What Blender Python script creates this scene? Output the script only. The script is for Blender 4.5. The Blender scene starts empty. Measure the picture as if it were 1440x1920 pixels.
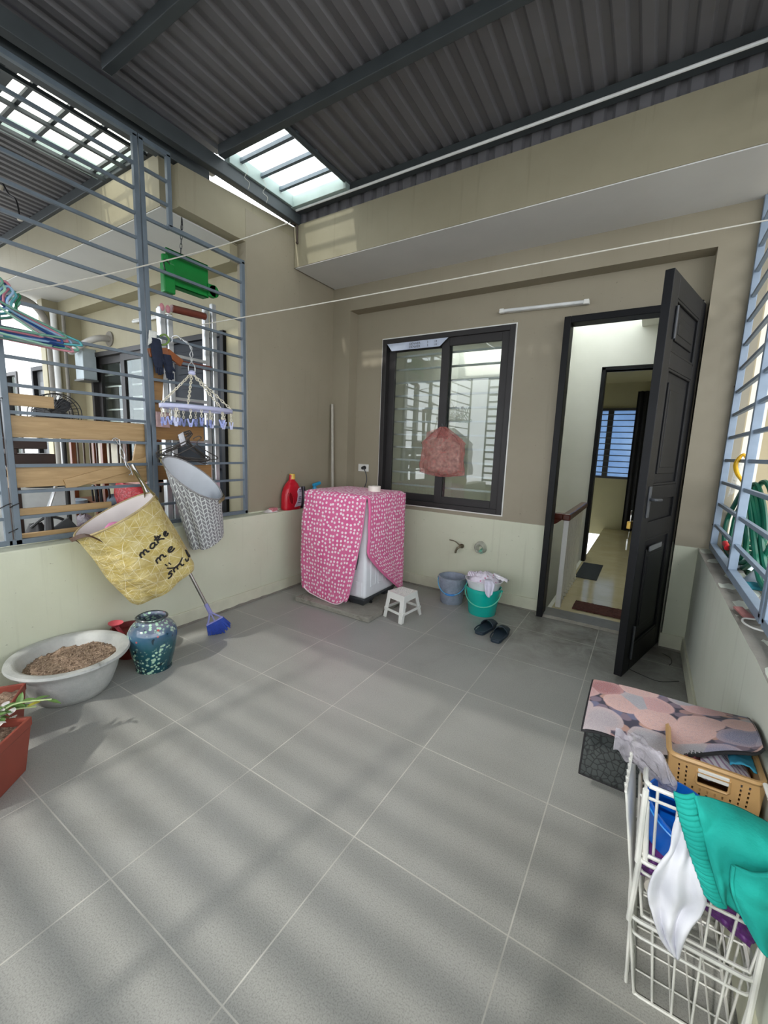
import bpy, bmesh, math, random
from mathutils import Vector, Matrix, noise as mnoise
random.seed(7)
PI = math.pi
SC = bpy.context.scene
COL = SC.collection

# ------------------------------------------------------------------ materials
def lin(h):
    if isinstance(h, (tuple, list)):
        return (h[0], h[1], h[2], 1)
    h = h.lstrip('#')
    o = []
    for i in (0, 2, 4):
        c = int(h[i:i+2], 16) / 255
        o.append(c / 12.92 if c <= .04045 else ((c + .055) / 1.055) ** 2.4)
    return (o[0], o[1], o[2], 1)

class NT:
    """tiny node-tree helper"""
    def __init__(s, name):
        s.m = bpy.data.materials.new(name); s.m.use_nodes = True
        s.t = s.m.node_tree; s.n = s.t.nodes; s.l = s.t.links
        s.p = s.n['Principled BSDF']; s.out = s.n['Material Output']
    def new(s, kind, **kw):
        n = s.n.new(kind)
        for k, v in kw.items():
            if k.startswith('i_'):
                n.inputs[k[2:]].default_value = v
            else:
                setattr(n, k, v)
        return n
    def set(s, node, inp, v):
        if hasattr(v, 'links') or isinstance(v, bpy.types.NodeSocket):
            s.l.new(v, node.inputs[inp])
        else:
            node.inputs[inp].default_value = v
    def coord(s, which='Object', scale=1.0):
        c = s.new('ShaderNodeTexCoord').outputs[which]
        if scale == 1.0: return c
        mp = s.new('ShaderNodeMapping')
        mp.inputs['Scale'].default_value = scale if isinstance(scale, (tuple, list)) else (scale,) * 3
        s.l.new(c, mp.inputs['Vector']); return mp.outputs[0]
    def pos(s):
        return s.new('ShaderNodeNewGeometry').outputs['Position']
    def math(s, op, a, b=0.0, c=0.0):
        n = s.new('ShaderNodeMath', operation=op)
        s.set(n, 0, a); s.set(n, 1, b)
        if op in ('SMOOTH_MIN', 'MULTIPLY_ADD', 'COMPARE', 'WRAP'): s.set(n, 2, c)
        return n.outputs[0]
    def noise(s, vec, scale=5.0, detail=3.0, rough=.5, dist=0.0):
        n = s.new('ShaderNodeTexNoise'); n.inputs['Scale'].default_value = scale
        n.inputs['Detail'].default_value = detail; n.inputs['Roughness'].default_value = rough
        n.inputs['Distortion'].default_value = dist
        s.l.new(vec, n.inputs['Vector']); return n.outputs[0]
    def voro(s, vec, scale=5.0, feature='F1', rand=1.0, out='Distance', dim='3D'):
        n = s.new('ShaderNodeTexVoronoi', feature=feature, voronoi_dimensions=dim); n.inputs['Scale'].default_value = scale
        n.inputs['Randomness'].default_value = rand
        s.l.new(vec, n.inputs['Vector']); return n.outputs[out]
    def ramp(s, fac, stops, interp='LINEAR'):
        n = s.new('ShaderNodeValToRGB'); n.color_ramp.interpolation = interp
        e = n.color_ramp.elements
        while len(e) < len(stops): e.new(.5)
        for k, (p, c) in enumerate(stops):
            e[k].position = p; e[k].color = lin(c)
        s.l.new(fac, n.inputs[0]); return n.outputs[0]
    def step(s, fac, a, b):
        n = s.new('ShaderNodeMapRange'); n.inputs[1].default_value = a; n.inputs[2].default_value = b
        s.l.new(fac, n.inputs[0]); return n.outputs[0]
    def mix(s, fac, a, b, blend='MIX'):
        n = s.new('ShaderNodeMix', data_type='RGBA', blend_type=blend)
        if isinstance(fac, float): n.inputs[0].default_value = fac
        else: s.l.new(fac, n.inputs[0])
        for i, v in ((6, a), (7, b)):
            if isinstance(v, bpy.types.NodeSocket): s.l.new(v, n.inputs[i])
            else: n.inputs[i].default_value = lin(v)
        return n.outputs[2]
    def sep(s, vec):
        n = s.new('ShaderNodeSeparateXYZ'); s.l.new(vec, n.inputs[0]); return n.outputs
    def comb(s, x, y, z=0.0):
        n = s.new('ShaderNodeCombineXYZ'); s.set(n, 0, x); s.set(n, 1, y); s.set(n, 2, z); return n.outputs[0]
    def color(s, v):
        if isinstance(v, bpy.types.NodeSocket): s.l.new(v, s.p.inputs['Base Color'])
        else: s.p.inputs['Base Color'].default_value = lin(v)
    def rough(s, v): s.set(s.p, 'Roughness', v)
    def bump(s, h, strength=.3, dist=.01):
        n = s.new('ShaderNodeBump'); n.inputs['Strength'].default_value = strength
        n.inputs['Distance'].default_value = dist
        s.l.new(h, n.inputs['Height']); s.l.new(n.outputs[0], s.p.inputs['Normal'])

def shade(h, f):
    c = lin(h); return (min(1, c[0]*f), min(1, c[1]*f), min(1, c[2]*f))

MATS = {}
def basic(name, col, rough=.5, metal=0.0, var=.10, scale=9.0, bump=0.0, bscale=60.0, trans=0.0, spec=.5, alpha=1.0, sheen=0.0):
    if name in MATS: return MATS[name]
    t = NT(name)
    v = t.coord('Object')
    f = t.step(t.noise(v, scale, 4), .3, .7)
    t.color(t.mix(f, shade(col, 1 - var), shade(col, 1 + var)))
    t.rough(rough); t.p.inputs['Metallic'].default_value = metal
    t.p.inputs['Specular IOR Level'].default_value = spec
    if trans: t.p.inputs['Transmission Weight'].default_value = trans
    if sheen: t.p.inputs['Sheen Weight'].default_value = sheen
    if alpha < 1: t.p.inputs['Alpha'].default_value = alpha
    if bump: t.bump(t.noise(v, bscale, 3), bump, .004)
    MATS[name] = t.m
    return t.m

def m_wall():
    t = NT('two_tone_wall_paint')
    p = t.pos(); x, y, z = t.sep(p)
    n = t.noise(p, 1.6, 5, .6); fine = t.noise(p, 34, 4, .6)
    up = t.mix(t.step(n, .35, .7), '#918976', '#99917e')
    lo = t.mix(t.step(n, .35, .7), '#c6c9b2', '#d0d3be')
    zz = t.math('ADD', z, t.math('MULTIPLY', t.math('SUBTRACT', fine, .5), .006))
    c = t.mix(t.step(zz, .700, .704), lo, up)
    # vertical rain streaks and small specks of dirt
    st = t.noise(t.comb(t.math('MULTIPLY', t.math('ADD', x, y), 22.0), t.math('MULTIPLY', z, .9), 0.0), 1.0, 3, .55)
    c = t.mix(t.math('MULTIPLY', t.step(st, .62, .82), .22), c, '#6f6a58')
    sp = t.noise(p, 60, 2, .5)
    c = t.mix(t.math('MULTIPLY', t.step(sp, .735, .78), .5), c, '#5d5848')
    t.color(c); t.rough(.62); t.bump(t.noise(p, 90, 4), .12, .003)
    return t.m
def m_plain_wall(name, a, b, streak=.12):
    t = NT(name); p = t.pos(); x, y, z = t.sep(p)
    c = t.mix(t.step(t.noise(p, 2.0, 5, .6), .35, .7), a, b)
    st = t.noise(t.comb(t.math('MULTIPLY', t.math('ADD', x, y), 26.0), t.math('MULTIPLY', z, 1.1), 0.0), 1.0, 3, .55)
    c = t.mix(t.math('MULTIPLY', t.step(st, .60, .80), streak), c, '#5a5340')
    t.color(c); t.rough(.65); t.bump(t.noise(p, 80, 4), .12, .003)
    return t.m
def m_floor():
    t = NT('grey_porcelain_floor_tiles')
    p = t.pos(); x, y, z = t.sep(p)
    S = .5
    def line(a):
        f = t.math('FRACT', t.math('DIVIDE', t.math('ADD', a, 20.0), S))
        d = t.math('ABSOLUTE', t.math('SUBTRACT', f, .5))
        return t.step(t.math('SUBTRACT', .5, d), .0024, .0052)   # 0 at grout
    g = t.math('MINIMUM', line(x), line(y))
    n = t.noise(p, 2.2, 6, .6); fine = t.noise(p, 260, 2, .6)
    tile = t.mix(t.step(n, .3, .72), '#95958f', '#a0a09b')
    tile = t.mix(t.math('MULTIPLY', t.step(fine, .42, .68), .24), tile, '#c4c4be')
    tile = t.mix(t.math('MULTIPLY', t.step(fine, .46, .34), .25), tile, '#50514f')
    dirt = t.noise(p, 1.1, 7, .68, .6)
    tile = t.mix(t.math('MULTIPLY', t.step(dirt, .56, .80), .38), tile, '#6b6861')
    door_dirt = t.math('MULTIPLY', t.step(t.math('ADD', y, t.math('MULTIPLY', dirt, 1.2)), 2.35, 3.1), t.step(t.math('ADD', x, t.math('MULTIPLY', dirt, .8)), -.1, .7))
    tile = t.mix(t.math('MULTIPLY', door_dirt, t.step(t.noise(p, 5.5, 7, .7, .8), .30, .66)), tile, '#66635c')
    scuff = t.noise(t.comb(t.math('MULTIPLY', x, 3.0), t.math('MULTIPLY', y, 7.0), 0.0), 1.4, 6, .7, 1.2)
    tile = t.mix(t.math('MULTIPLY', t.step(scuff, .67, .74), .30), tile, '#b7b6ae')
    grout = t.mix(t.step(t.noise(p, 4, 3), .4, .62), '#cbc9c0', '#aeaca4')
    t.color(t.mix(g, grout, tile))
    r = t.math('ADD', .30, t.math('MULTIPLY', t.step(dirt, .3, .75), .22))
    t.rough(r)
    t.bump(t.math('ADD', t.math('MULTIPLY', g, .7), t.math('MULTIPLY', fine, .03)), .12, .003)
    return t.m
def m_beige_tile():
    t = NT('glossy_cream_floor_tiles')
    p = t.pos(); x, y, z = t.sep(p)
    f = t.math('FRACT', t.math('DIVIDE', t.math('ADD', y, 20.0), .5))
    g = t.step(t.math('ABSOLUTE', t.math('SUBTRACT', f, .5)), .496, .499)
    c = t.mix(t.step(t.noise(p, 3, 5, .6), .35, .7), '#c9bd98', '#d6ccab')
    t.color(t.mix(g, c, '#8f8668')); t.rough(.10)
    t.bump(t.noise(p, 7, 2), .05, .004)
    return t.m
def m_roof():
    t = NT('grey_corrugated_roof_steel')
    p = t.pos()
    c = t.mix(t.step(t.noise(p, 1.5, 5, .6), .3, .7), '#68676b', '#727175')
    c = t.mix(t.math('MULTIPLY', t.step(t.noise(p, 9, 4), .6, .75), .3), c, '#5a574f')
    t.color(c); t.rough(.55); t.p.inputs['Metallic'].default_value = .15
    return t.m
def m_concrete(name, a, b):
    t = NT(name); p = t.pos()
    c = t.mix(t.step(t.noise(p, 12, 7, .7), .3, .7), a, b)
    c = t.mix(t.math('MULTIPLY', t.step(t.noise(p, 3.3, 6, .7, .8), .60, .66), .5), c, '#55524a')
    t.color(c); t.rough(.85); t.bump(t.noise(p, 60, 5, .7), .5, .006)
    return t.m
def m_wood(name, a, b, axis='y', sc=1.0):
    t = NT(name); p = t.coord('Object'); x, y, z = t.sep(p)
    k = 26.0 * sc
    along, across = (y, z) if axis == 'y' else (x, z)
    v = t.comb(t.math('MULTIPLY', along, 2.2 * sc), t.math('MULTIPLY', across, k), t.math('MULTIPLY', x, 9.0))
    n = t.noise(v, 1.6, 6, .62, .5)
    n2 = t.noise(v, 6.0, 3, .6)
    c = t.mix(t.step(n, .34, .66), a, b)
    c = t.mix(t.math('MULTIPLY', t.step(n2, .55, .75), .35), c, shade(a, .62))
    t.color(c); t.rough(.5); t.bump(n2, .12, .002)
    return t.m
def m_pink():
    t = NT('pink_fabric_with_white_dots')
    v = t.coord('UV')
    uu, vv, _ = t.sep(v)
    d = t.voro(t.comb(t.math('MULTIPLY', uu, 17.5), t.math('MULTIPLY', vv, 25.0)), 1.0, 'F1', .50, dim='2D')
    dots = t.step(d, .31, .25)
    base = t.mix(t.step(t.noise(v, 6, 5, .6), .32, .7), '#d75a92', '#de739f')
    base = t.mix(t.math('MULTIPLY', t.step(t.noise(v, 3.2, 3), .63, .72), .45), base, '#c43f5c')
    weave = t.noise(v, 300, 2)
    c = t.mix(dots, base, '#f6e3ea')
    t.color(c); t.rough(.8); t.p.inputs['Sheen Weight'].default_value = .2
    t.bump(t.math('ADD', t.math('MULTIPLY', weave, .3), t.noise(v, 9, 3)), .22, .01)
    return t.m
def m_yellow():
    t = NT('yellow_star_line_canvas')
    v = t.coord('UV')
    u_, v_, _ = t.sep(v)
    w_ = t.comb(t.math('MULTIPLY', u_, 2.6), v_)
    wx, wy, _ = t.sep(w_)
    jit = t.math('MULTIPLY', t.math('SUBTRACT', t.noise(w_, 3.0, 2), .5), .9)
    def fam(a, b, k):
        q = t.math('ADD', t.math('ADD', t.math('MULTIPLY', wx, a*k), t.math('MULTIPLY', wy, b*k)), jit)
        return t.math('ABSOLUTE', t.math('SUBTRACT', t.math('FRACT', q), .5))
    K = 11.0
    fs = [fam(1, 0, K), fam(.5, .866, K), fam(-.5, .866, K)]
    gs = [fam(0, 1, K*.577), fam(.866, .5, K*.577), fam(-.866, .5, K*.577)]
    e = t.math('MAXIMUM', fs[0], t.math('MAXIMUM', fs[1], fs[2]))
    e2 = t.math('MAXIMUM', gs[0], t.math('MAXIMUM', gs[1], gs[2]))
    star = t.noise(w_, 5.0, 2)
    base = t.mix(t.step(t.noise(w_, 11, 3), .35, .68), '#b5a058', '#c6b67e')
    c = t.mix(t.math('MULTIPLY', t.step(e, .462, .490), t.step(star, .42, .56)), base, '#ded5b0')
    c = t.mix(t.math('MULTIPLY', t.step(e2, .472, .492), t.math('MULTIPLY', t.step(star, .55, .45), .9)), c, '#e2dab8')
    dirt = t.step(t.noise(v, 4.2, 6, .7, .6), .5, .78)
    c = t.mix(t.math('MULTIPLY', dirt, .55), c, '#7c6233')
    t.color(c); t.rough(.85); t.bump(t.noise(v, 9, 5, .6), .6, .03)
    return t.m
def m_chevron():
    t = NT('grey_canvas_with_white_chevrons')
    u, v, _ = t.sep(t.coord('UV'))
    N = 17.0
    uu = t.math('MULTIPLY', u, N)
    f = t.math('FRACT', uu)
    tri = t.math('ABSOLUTE', t.math('SUBTRACT', f, .5))
    s = t.math('FRACT', t.math('ADD', t.math('MULTIPLY', v, 13.0), t.math('MULTIPLY', tri, 1.8)))
    l1 = t.step(t.math('ABSOLUTE', t.math('SUBTRACT', s, .5)), .36, .42)
    l2 = t.step(t.math('ABSOLUTE', t.math('SUBTRACT', f, .5)), .43, .47)
    l3 = t.step(tri, .07, .03)
    lines = t.math('MAXIMUM', l1, t.math('MAXIMUM', l2, l3))
    base = t.mix(t.step(t.noise(t.coord('UV'), 12, 4), .3, .7), '#77777a', '#87878a')
    c = t.mix(lines, base, '#d0d4d2')
    t.color(c); t.rough(.85); t.bump(t.noise(t.coord('UV'), 8, 4), .3, .02)
    return t.m
def m_pebble():
    t = NT('printed_pebble_picture')
    p = t.coord('UV'); x, y, z = t.sep(p)
    v = t.comb(t.math('ADD', t.math('MULTIPLY', x, 1.35), t.math('MULTIPLY', y, .35)), t.math('SUBTRACT', t.math('MULTIPLY', y, 1.05), t.math('MULTIPLY', x, .45)))
    jig = t.noise(v, 5.0, 2)
    v = t.comb(t.math('ADD', t.sep(v)[0], t.math('MULTIPLY', jig, .05)), t.math('ADD', t.sep(v)[1], t.math('MULTIPLY', jig, .05)))
    sm = t.voro(v, 3.0, 'F1', .72, dim='2D')
    cell = t.voro(v, 3.0, 'F1', .72, 'Color', '2D')
    small = t.voro(v, 8.5, 'F1', .8, dim='2D'); scell = t.voro(v, 8.5, 'F1', .8, 'Color', '2D')
    r, g, b = t.sep(cell)
    c = t.ramp(r, [(0, '#bd8f8a'), (.20, '#8c8aa0'), (.38, '#a5999a'), (.55, '#c39c92'), (.70, '#75748c'), (.85, '#9d5f5c'), (.93, '#9c999c')], 'CONSTANT')
    sp = t.noise(v, 120, 4, .7)
    c = t.mix(t.math('MULTIPLY', t.step(sp, .45, .7), .45), c, '#e6e1e4')
    c = t.mix(t.math('MULTIPLY', t.step(t.noise(v, 30, 4), .5, .7), .35), c, '#9a8d96')
    c2 = t.ramp(t.sep(scell)[0], [(0, '#7d6d78'), (.3, '#a5827e'), (.5, '#6d6c82'), (.75, '#b58f80'), (.9, '#5f5e70')], 'CONSTANT')
    c2 = t.mix(t.step(small, .44, .56), c2, '#45424e')
    rim_ = t.step(sm, .36, .56)
    c = t.mix(t.math('MULTIPLY', rim_, .25), c, '#e0b9ae')
    c = t.mix(t.step(sm, .56, .60), c, c2)
    t.color(c); t.rough(.55)
    return t.m
def m_rubber():
    t = NT('black_crackled_rubber')
    v = t.coord('Object')
    e = t.voro(v, 55, 'DISTANCE_TO_EDGE', 1.0)
    t.color(t.mix(t.step(e, .0, .12), '#1f2122', '#454a49')); t.rough(.8)
    t.bump(e, .6, .004)
    return t.m
def m_vase():
    t = NT('glazed_teal_and_blossom_ceramic')
    v = t.coord('Object'); x, y, z = t.sep(v)
    base = t.ramp(t.math('ADD', t.math('MULTIPLY', z, 2.9), t.math('MULTIPLY', t.math('SUBTRACT', t.noise(v, 9, 4), .5), .8)),
                  [(0, '#0c3c46'), (.35, '#12505a'), (.62, '#3f5f78'), (.85, '#7a7d8c'), (1, '#5b5e62')])
    fl = t.voro(v, 58, 'F1', .9)
    area = t.step(t.noise(v, 8.0, 3), .47, .53)
    c = t.mix(t.math('MULTIPLY', t.step(fl, .50, .34), area), base, '#b7dcc0')
    rd = t.voro(v, 21, 'F1', 1.0)
    c = t.mix(t.math('MULTIPLY', t.step(rd, .16, .10), t.step(z, .17, .20)), c, '#b85a55')
    br = t.step(t.noise(v, 14, 2, .5, 1.5), .62, .66)
    c = t.mix(t.math('MULTIPLY', br, .8), c, '#0b1d24')
    t.color(c); t.rough(.14); t.p.inputs['Coat Weight'].default_value = .5
    return t.m
def m_soil():
    t = NT('dry_crumbly_soil'); p = t.pos()
    c = t.mix(t.step(t.noise(p, 70, 5, .7), .35, .68), '#6f5a4a', '#b29a83')
    c = t.mix(t.step(t.voro(p, 95, 'F1', 1.0), .30, .14), c, '#c9b49b')
    t.color(c); t.rough(.95); t.bump(t.noise(p, 120, 4, .7), .8, .01)
    return t.m
def m_glass(ior, k):
    t = NT('clear_window_glass')
    g = t.new('ShaderNodeBsdfGlossy'); g.inputs['Roughness'].default_value = .01
    tr = t.new('ShaderNodeBsdfTransparent'); tr.inputs[0].default_value = (.93, .96, .94, 1)
    fr = t.new('ShaderNodeFresnel'); fr.inputs[0].default_value = ior
    mx = t.new('ShaderNodeMixShader')
    f = t.math('MINIMUM', t.math('MULTIPLY', fr.outputs[0], k), 1.0)
    t.l.new(f, mx.inputs[0]); t.l.new(tr.outputs[0], mx.inputs[1]); t.l.new(g.outputs[0], mx.inputs[2])
    t.l.new(mx.outputs[0], t.out.inputs[0])
    return t.m
def m_sheet(name, col, dirt, lo, hi, tw=.5, nscale=9.0):
    """thin translucent plastic: part see-through, part scattering"""
    t = NT(name); v = t.pos()
    f = t.step(t.noise(v, nscale, 6, .7, .4), lo, hi)
    c = t.mix(f, col, dirt)
    d = t.new('ShaderNodeBsdfTranslucent'); t.l.new(c, d.inputs[0])
    tr = t.new('ShaderNodeBsdfTransparent'); t.l.new(c, tr.inputs[0])
    gl = t.new('ShaderNodeBsdfGlossy'); gl.inputs['Roughness'].default_value = .2
    mx = t.new('ShaderNodeMixShader'); mx.inputs[0].default_value = tw
    t.l.new(d.outputs[0], mx.inputs[1]); t.l.new(tr.outputs[0], mx.inputs[2])
    m2 = t.new('ShaderNodeMixShader'); m2.inputs[0].default_value = .06
    t.l.new(mx.outputs[0], m2.inputs[1]); t.l.new(gl.outputs[0], m2.inputs[2])
    t.l.new(m2.outputs[0], t.out.inputs[0])
    return t.m
def m_bag(name, col, tr_amt, rough=.25):
    t = NT(name); v = t.coord('Object')
    c = t.mix(t.step(t.noise(v, 18, 4, .6, .8), .35, .7), shade(col, .75), col)
    t.color(c); t.rough(rough); t.bump(t.noise(v, 26, 5, .65, 1.2), .9, .02)
    d = t.new('ShaderNodeBsdfTransparent')
    mx = t.new('ShaderNodeMixShader'); mx.inputs[0].default_value = tr_amt
    t.l.new(t.p.outputs[0], mx.inputs[1]); t.l.new(d.outputs[0], mx.inputs[2])
    t.l.new(mx.outputs[0], t.out.inputs[0])
    return t.m
def m_stripes():
    t = NT('white_cloth_with_thin_stripes')
    x, y, z = t.sep(t.coord('Object'))
    f = t.math('FRACT', t.math('MULTIPLY', t.math('ADD', x, y), 55.0))
    t.color(t.mix(t.step(f, .62, .70), '#e8e4ee', '#b59bb8')); t.rough(.85)
    return t.m
def m_floral():
    t = NT('white_cloth_with_pink_flowers')
    v = t.coord('Object')
    s = t.step(t.voro(v, 26, 'F1', 1.0), .22, .14)
    t.color(t.mix(s, '#e6dfec', '#c98aa6')); t.rough(.85)
    t.bump(t.noise(v, 24, 4), .4, .01)
    return t.m

WALL = m_wall(); FLOOR = m_floor(); ROOF = m_roof(); BEIGET = m_beige_tile()
SLABF = m_plain_wall('stained_cream_slab_paint', '#8f8871', '#99927b', .30)
SOFFIT = m_plain_wall('white_soffit_paint', '#d2d2d0', '#dadad8', .03)
NBWALL = m_plain_wall('neighbour_cream_paint', '#9a9379', '#a69f84', .12)
INWALL = m_plain_wall('interior_white_paint', '#dcdcd4', '#e3e3dc', .0)
INOLIVE = m_plain_wall('interior_olive_paint', '#8f8a6c', '#97926f', .0)
CONC = m_concrete('rough_grey_concrete', '#88847b', '#9d998f')
CONCD = m_concrete('dirty_grey_mortar', '#6e6a62', '#8a867b')
STEEL = basic('blue_grey_painted_steel', '#626e78', .45, .0, .10, 14); STEELR = basic('front_lit_blue_grey_steel', '#8494a6', .45, .0, .08, 14)  # STEELR: same steel, light from the front put into a paler colour
STEELD = basic('dark_grey_painted_steel', '#41474a', .55, .0, .12, 7)
STEELG = basic('pale_green_grey_steel', '#9fb0ac', .5, .0, .08, 7)
BLACKP = basic('black_painted_door_wood', '#0d0e11', .5, .0, .4, 5, .10, 40, spec=.25)
ALUBR = basic('dark_bronze_aluminium', '#2c2a2a', .5, .1, .08, spec=.4)
WHITEM = basic('white_enamel', '#dfe1e6', .22, .0, .04)
WHITEP = basic('white_plastic', '#e2e2dd', .35, .0, .04)
CHROME = basic('worn_chrome', '#b9b7b0', .22, 1.0, .1)
BRASS = basic('brass', '#b8984e', .3, .9, .1)
ALU = basic('bright_aluminium', '#cfd2d4', .30, .75, .06)
BLACK = basic('black_plastic', '#1b1b1d', .45, .0, .15)
DGREY = basic('dark_grey_plastic', '#3c3f43', .5, .0, .15)
GLASS = m_glass(1.55, 1.15); GLASSD = m_glass(1.35, .2)
ROPE = basic('off_white_rope', '#cfccc0', .8, .0, .08, 40)
SKY_STRENGTH, SUN_STRENGTH, SUN_DIR, EXPOSURE = 3.0, 1.8, (.14, 1.0, -.86), 0.60
# ------------------------------------------------------------------ geometry helpers
class MB:
    """collects shapes in world coordinates, then links them as ONE mesh object"""
    def __init__(s):
        s.bm = bmesh.new(); s.uv = s.bm.loops.layers.uv.new('UVMap')
    def poly(s, pts):
        vs = [s.bm.verts.new(p) for p in pts]
        return s.bm.faces.new(vs)
    def box(s, x0, x1, y0, y1, z0, z1):
        v = [s.bm.verts.new((x, y, z)) for z in (z0, z1) for y in (y0, y1) for x in (x0, x1)]
        for f in ((0, 2, 3, 1), (4, 5, 7, 6), (0, 1, 5, 4), (2, 6, 7, 3), (0, 4, 6, 2), (1, 3, 7, 5)):
            s.bm.faces.new([v[i] for i in f])
        return s
    def obox(s, c, size, rot=None, taper=1.0):
        hx, hy, hz = size[0]/2, size[1]/2, size[2]/2
        R = rot if rot else Matrix.Identity(3)
        v = []
        for z in (-1, 1):
            k = taper if z < 0 else 1.0
            for y in (-1, 1):
                for x in (-1, 1):
                    v.append(s.bm.verts.new(Vector(c) + R @ Vector((x*hx*k, y*hy*k, z*hz))))
        for f in ((0, 2, 3, 1), (4, 5, 7, 6), (0, 1, 5, 4), (2, 6, 7, 3), (0, 4, 6, 2), (1, 3, 7, 5)):
            s.bm.faces.new([v[i] for i in f])
        return s
    def bar(s, a, b, w, h, up=(0, 0, 1)):
        a = Vector(a); b = Vector(b); d = (b - a)
        L = d.length; d.normalize(); u = Vector(up)
        if abs(d.dot(u)) > .98: u = Vector((0, 1, 0))
        r = d.cross(u).normalized(); u = r.cross(d).normalized()
        R = Matrix((r, d, u)).transposed()
        return s.obox((a + b) / 2, (w, L, h), R)
    def tube(s, pts, r, seg=8, closed=False, cap=True):
        pts = [Vector(p) for p in pts]; n = len(pts)
        rr = r if isinstance(r, (list, tuple)) else [r] * n
        rings = []; nrm = None
        for i, p in enumerate(pts):
            if closed: t = (pts[(i+1) % n] - pts[i-1])
            else: t = pts[min(i+1, n-1)] - pts[max(i-1, 0)]
            if t.length < 1e-9: t = Vector((0, 0, 1))
            t.normalize()
            if nrm is None:
                nrm = t.orthogonal().normalized()
            else:
                nrm = nrm - t * nrm.dot(t)
                nrm = nrm.normalized() if nrm.length > 1e-6 else t.orthogonal().normalized()
            b = t.cross(nrm)
            rings.append([s.bm.verts.new(p + (nrm * math.cos(2*PI*k/seg) + b * math.sin(2*PI*k/seg)) * rr[i]) for k in range(seg)])
        m = n if closed else n - 1
        for i in range(m):
            A, B = rings[i], rings[(i+1) % n]
            off = 0
            if closed and i == n - 1:
                off = min(range(seg), key=lambda o: sum((A[k].co - B[(k+o) % seg].co).length for k in range(seg)))
            for k in range(seg):
                s.bm.faces.new((A[k], A[(k+1) % seg], B[(k+1+off) % seg], B[(k+off) % seg]))
        if cap and not closed:
            s.bm.faces.new(list(reversed(rings[0]))); s.bm.faces.new(rings[-1])
        return s
    def lathe(s, prof, c, seg=32, sx=1.0, sy=1.0, wob=None):
        c = Vector(c); rings = []
        for (r, z) in prof:
            if r < 1e-5: rings.append([s.bm.verts.new(c + Vector((0, 0, z)))])
            else:
                rings.append([s.bm.verts.new(c + Vector((r*sx*math.cos(2*PI*k/seg)*(wob(k/seg, z) if wob else 1), r*sy*math.sin(2*PI*k/seg)*(wob(k/seg, z) if wob else 1), z))) for k in range(seg)])
        for A, B in zip(rings, rings[1:]):
            for k in range(seg):
                k2 = (k+1) % seg
                if len(A) == 1 and len(B) == 1: continue
                if len(A) == 1: s.bm.faces.new((A[0], B[k2], B[k]))
                elif len(B) == 1: s.bm.faces.new((A[k], A[k2], B[0]))
                else: s.bm.faces.new((A[k], A[k2], B[k2], B[k]))
        return s
    def grid(s, fn, nu, nv, closeu=False, skip=None):
        V = [[s.bm.verts.new(fn(i/nu, j/nv)) for j in range(nv+1)] for i in range(nu + (0 if closeu else 1))]
        for i in range(nu):
            for j in range(nv):
                if skip and skip(i, j): continue
                i2 = (i+1) % len(V)
                f = s.bm.faces.new((V[i][j], V[i2][j], V[i2][j+1], V[i][j+1]))
                for lp, (a, b) in zip(f.loops, ((i, j), (i+1, j), (i+1, j+1), (i, j+1))):
                    lp[s.uv].uv = (a/nu, b/nv)
        return s
    def prism(s, pts, off):
        """polygon (3-D points) pushed along off"""
        off = Vector(off)
        A = [s.bm.verts.new(p) for p in pts]; B = [s.bm.verts.new(Vector(p) + off) for p in pts]
        n = len(A)
        s.bm.faces.new(list(reversed(A))); s.bm.faces.new(B)
        for i in range(n): s.bm.faces.new((A[i], A[(i+1) % n], B[(i+1) % n], B[i]))
        return s
    def ball(s, c, r, seg=12, rings=8, sq=(1, 1, 1)):
        return s.lathe_sphere(c, r, seg, rings, sq)
    def lathe_sphere(s, c, r, seg, rings, sq):
        c = Vector(c); R = []
        for j in range(rings+1):
            a = -PI/2 + PI*j/rings
            if j in (0, rings): R.append([s.bm.verts.new(c + Vector((0, 0, r*sq[2]*math.sin(a))))])
            else: R.append([s.bm.verts.new(c + Vector((r*sq[0]*math.cos(a)*math.cos(2*PI*k/seg), r*sq[1]*math.cos(a)*math.sin(2*PI*k/seg), r*sq[2]*math.sin(a)))) for k in range(seg)])
        for A, B in zip(R, R[1:]):
            for k in range(seg):
                k2 = (k+1) % seg
                if len(A) == 1: s.bm.faces.new((A[0], B[k2], B[k]))
                elif len(B) == 1: s.bm.faces.new((A[k], A[k2], B[0]))
                else: s.bm.faces.new((A[k], A[k2], B[k2], B[k]))
        return s
    def merge(s, d=1e-5):
        bmesh.ops.remove_doubles(s.bm, verts=s.bm.verts, dist=d); return s
    def build(s, name, mat, parent=None, smooth=False, bevel=0.0, thick=0.0, sub=0, origin=None, seg=2, angle=35):
        bm = s.bm
        bmesh.ops.recalc_face_normals(bm, faces=bm.faces)
        if parent is not None:
            O = world_loc(parent)
        elif origin is not None: O = Vector(origin)
        else:
            xs = [v.co for v in bm.verts]
            lo = Vector((min(c.x for c in xs), min(c.y for c in xs), min(c.z for c in xs)))
            hi = Vector((max(c.x for c in xs), max(c.y for c in xs), max(c.z for c in xs)))
            O = Vector(((lo.x+hi.x)/2, (lo.y+hi.y)/2, lo.z))
        bmesh.ops.translate(bm, verts=bm.verts, vec=-O)
        me = bpy.data.meshes.new(name); bm.to_mesh(me); bm.free()
        me.materials.append(mat)
        if smooth:
            for p in me.polygons: p.use_smooth = True
            if angle < 180:
                try: me.set_sharp_from_angle(angle=math.radians(angle))
                except Exception: pass
        o = bpy.data.objects.new(name, me); COL.objects.link(o)
        if parent is not None: o.parent = parent
        else: o.location = O
        if thick:
            md = o.modifiers.new('Solidify', 'SOLIDIFY'); md.thickness = thick; md.offset = 0
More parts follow.
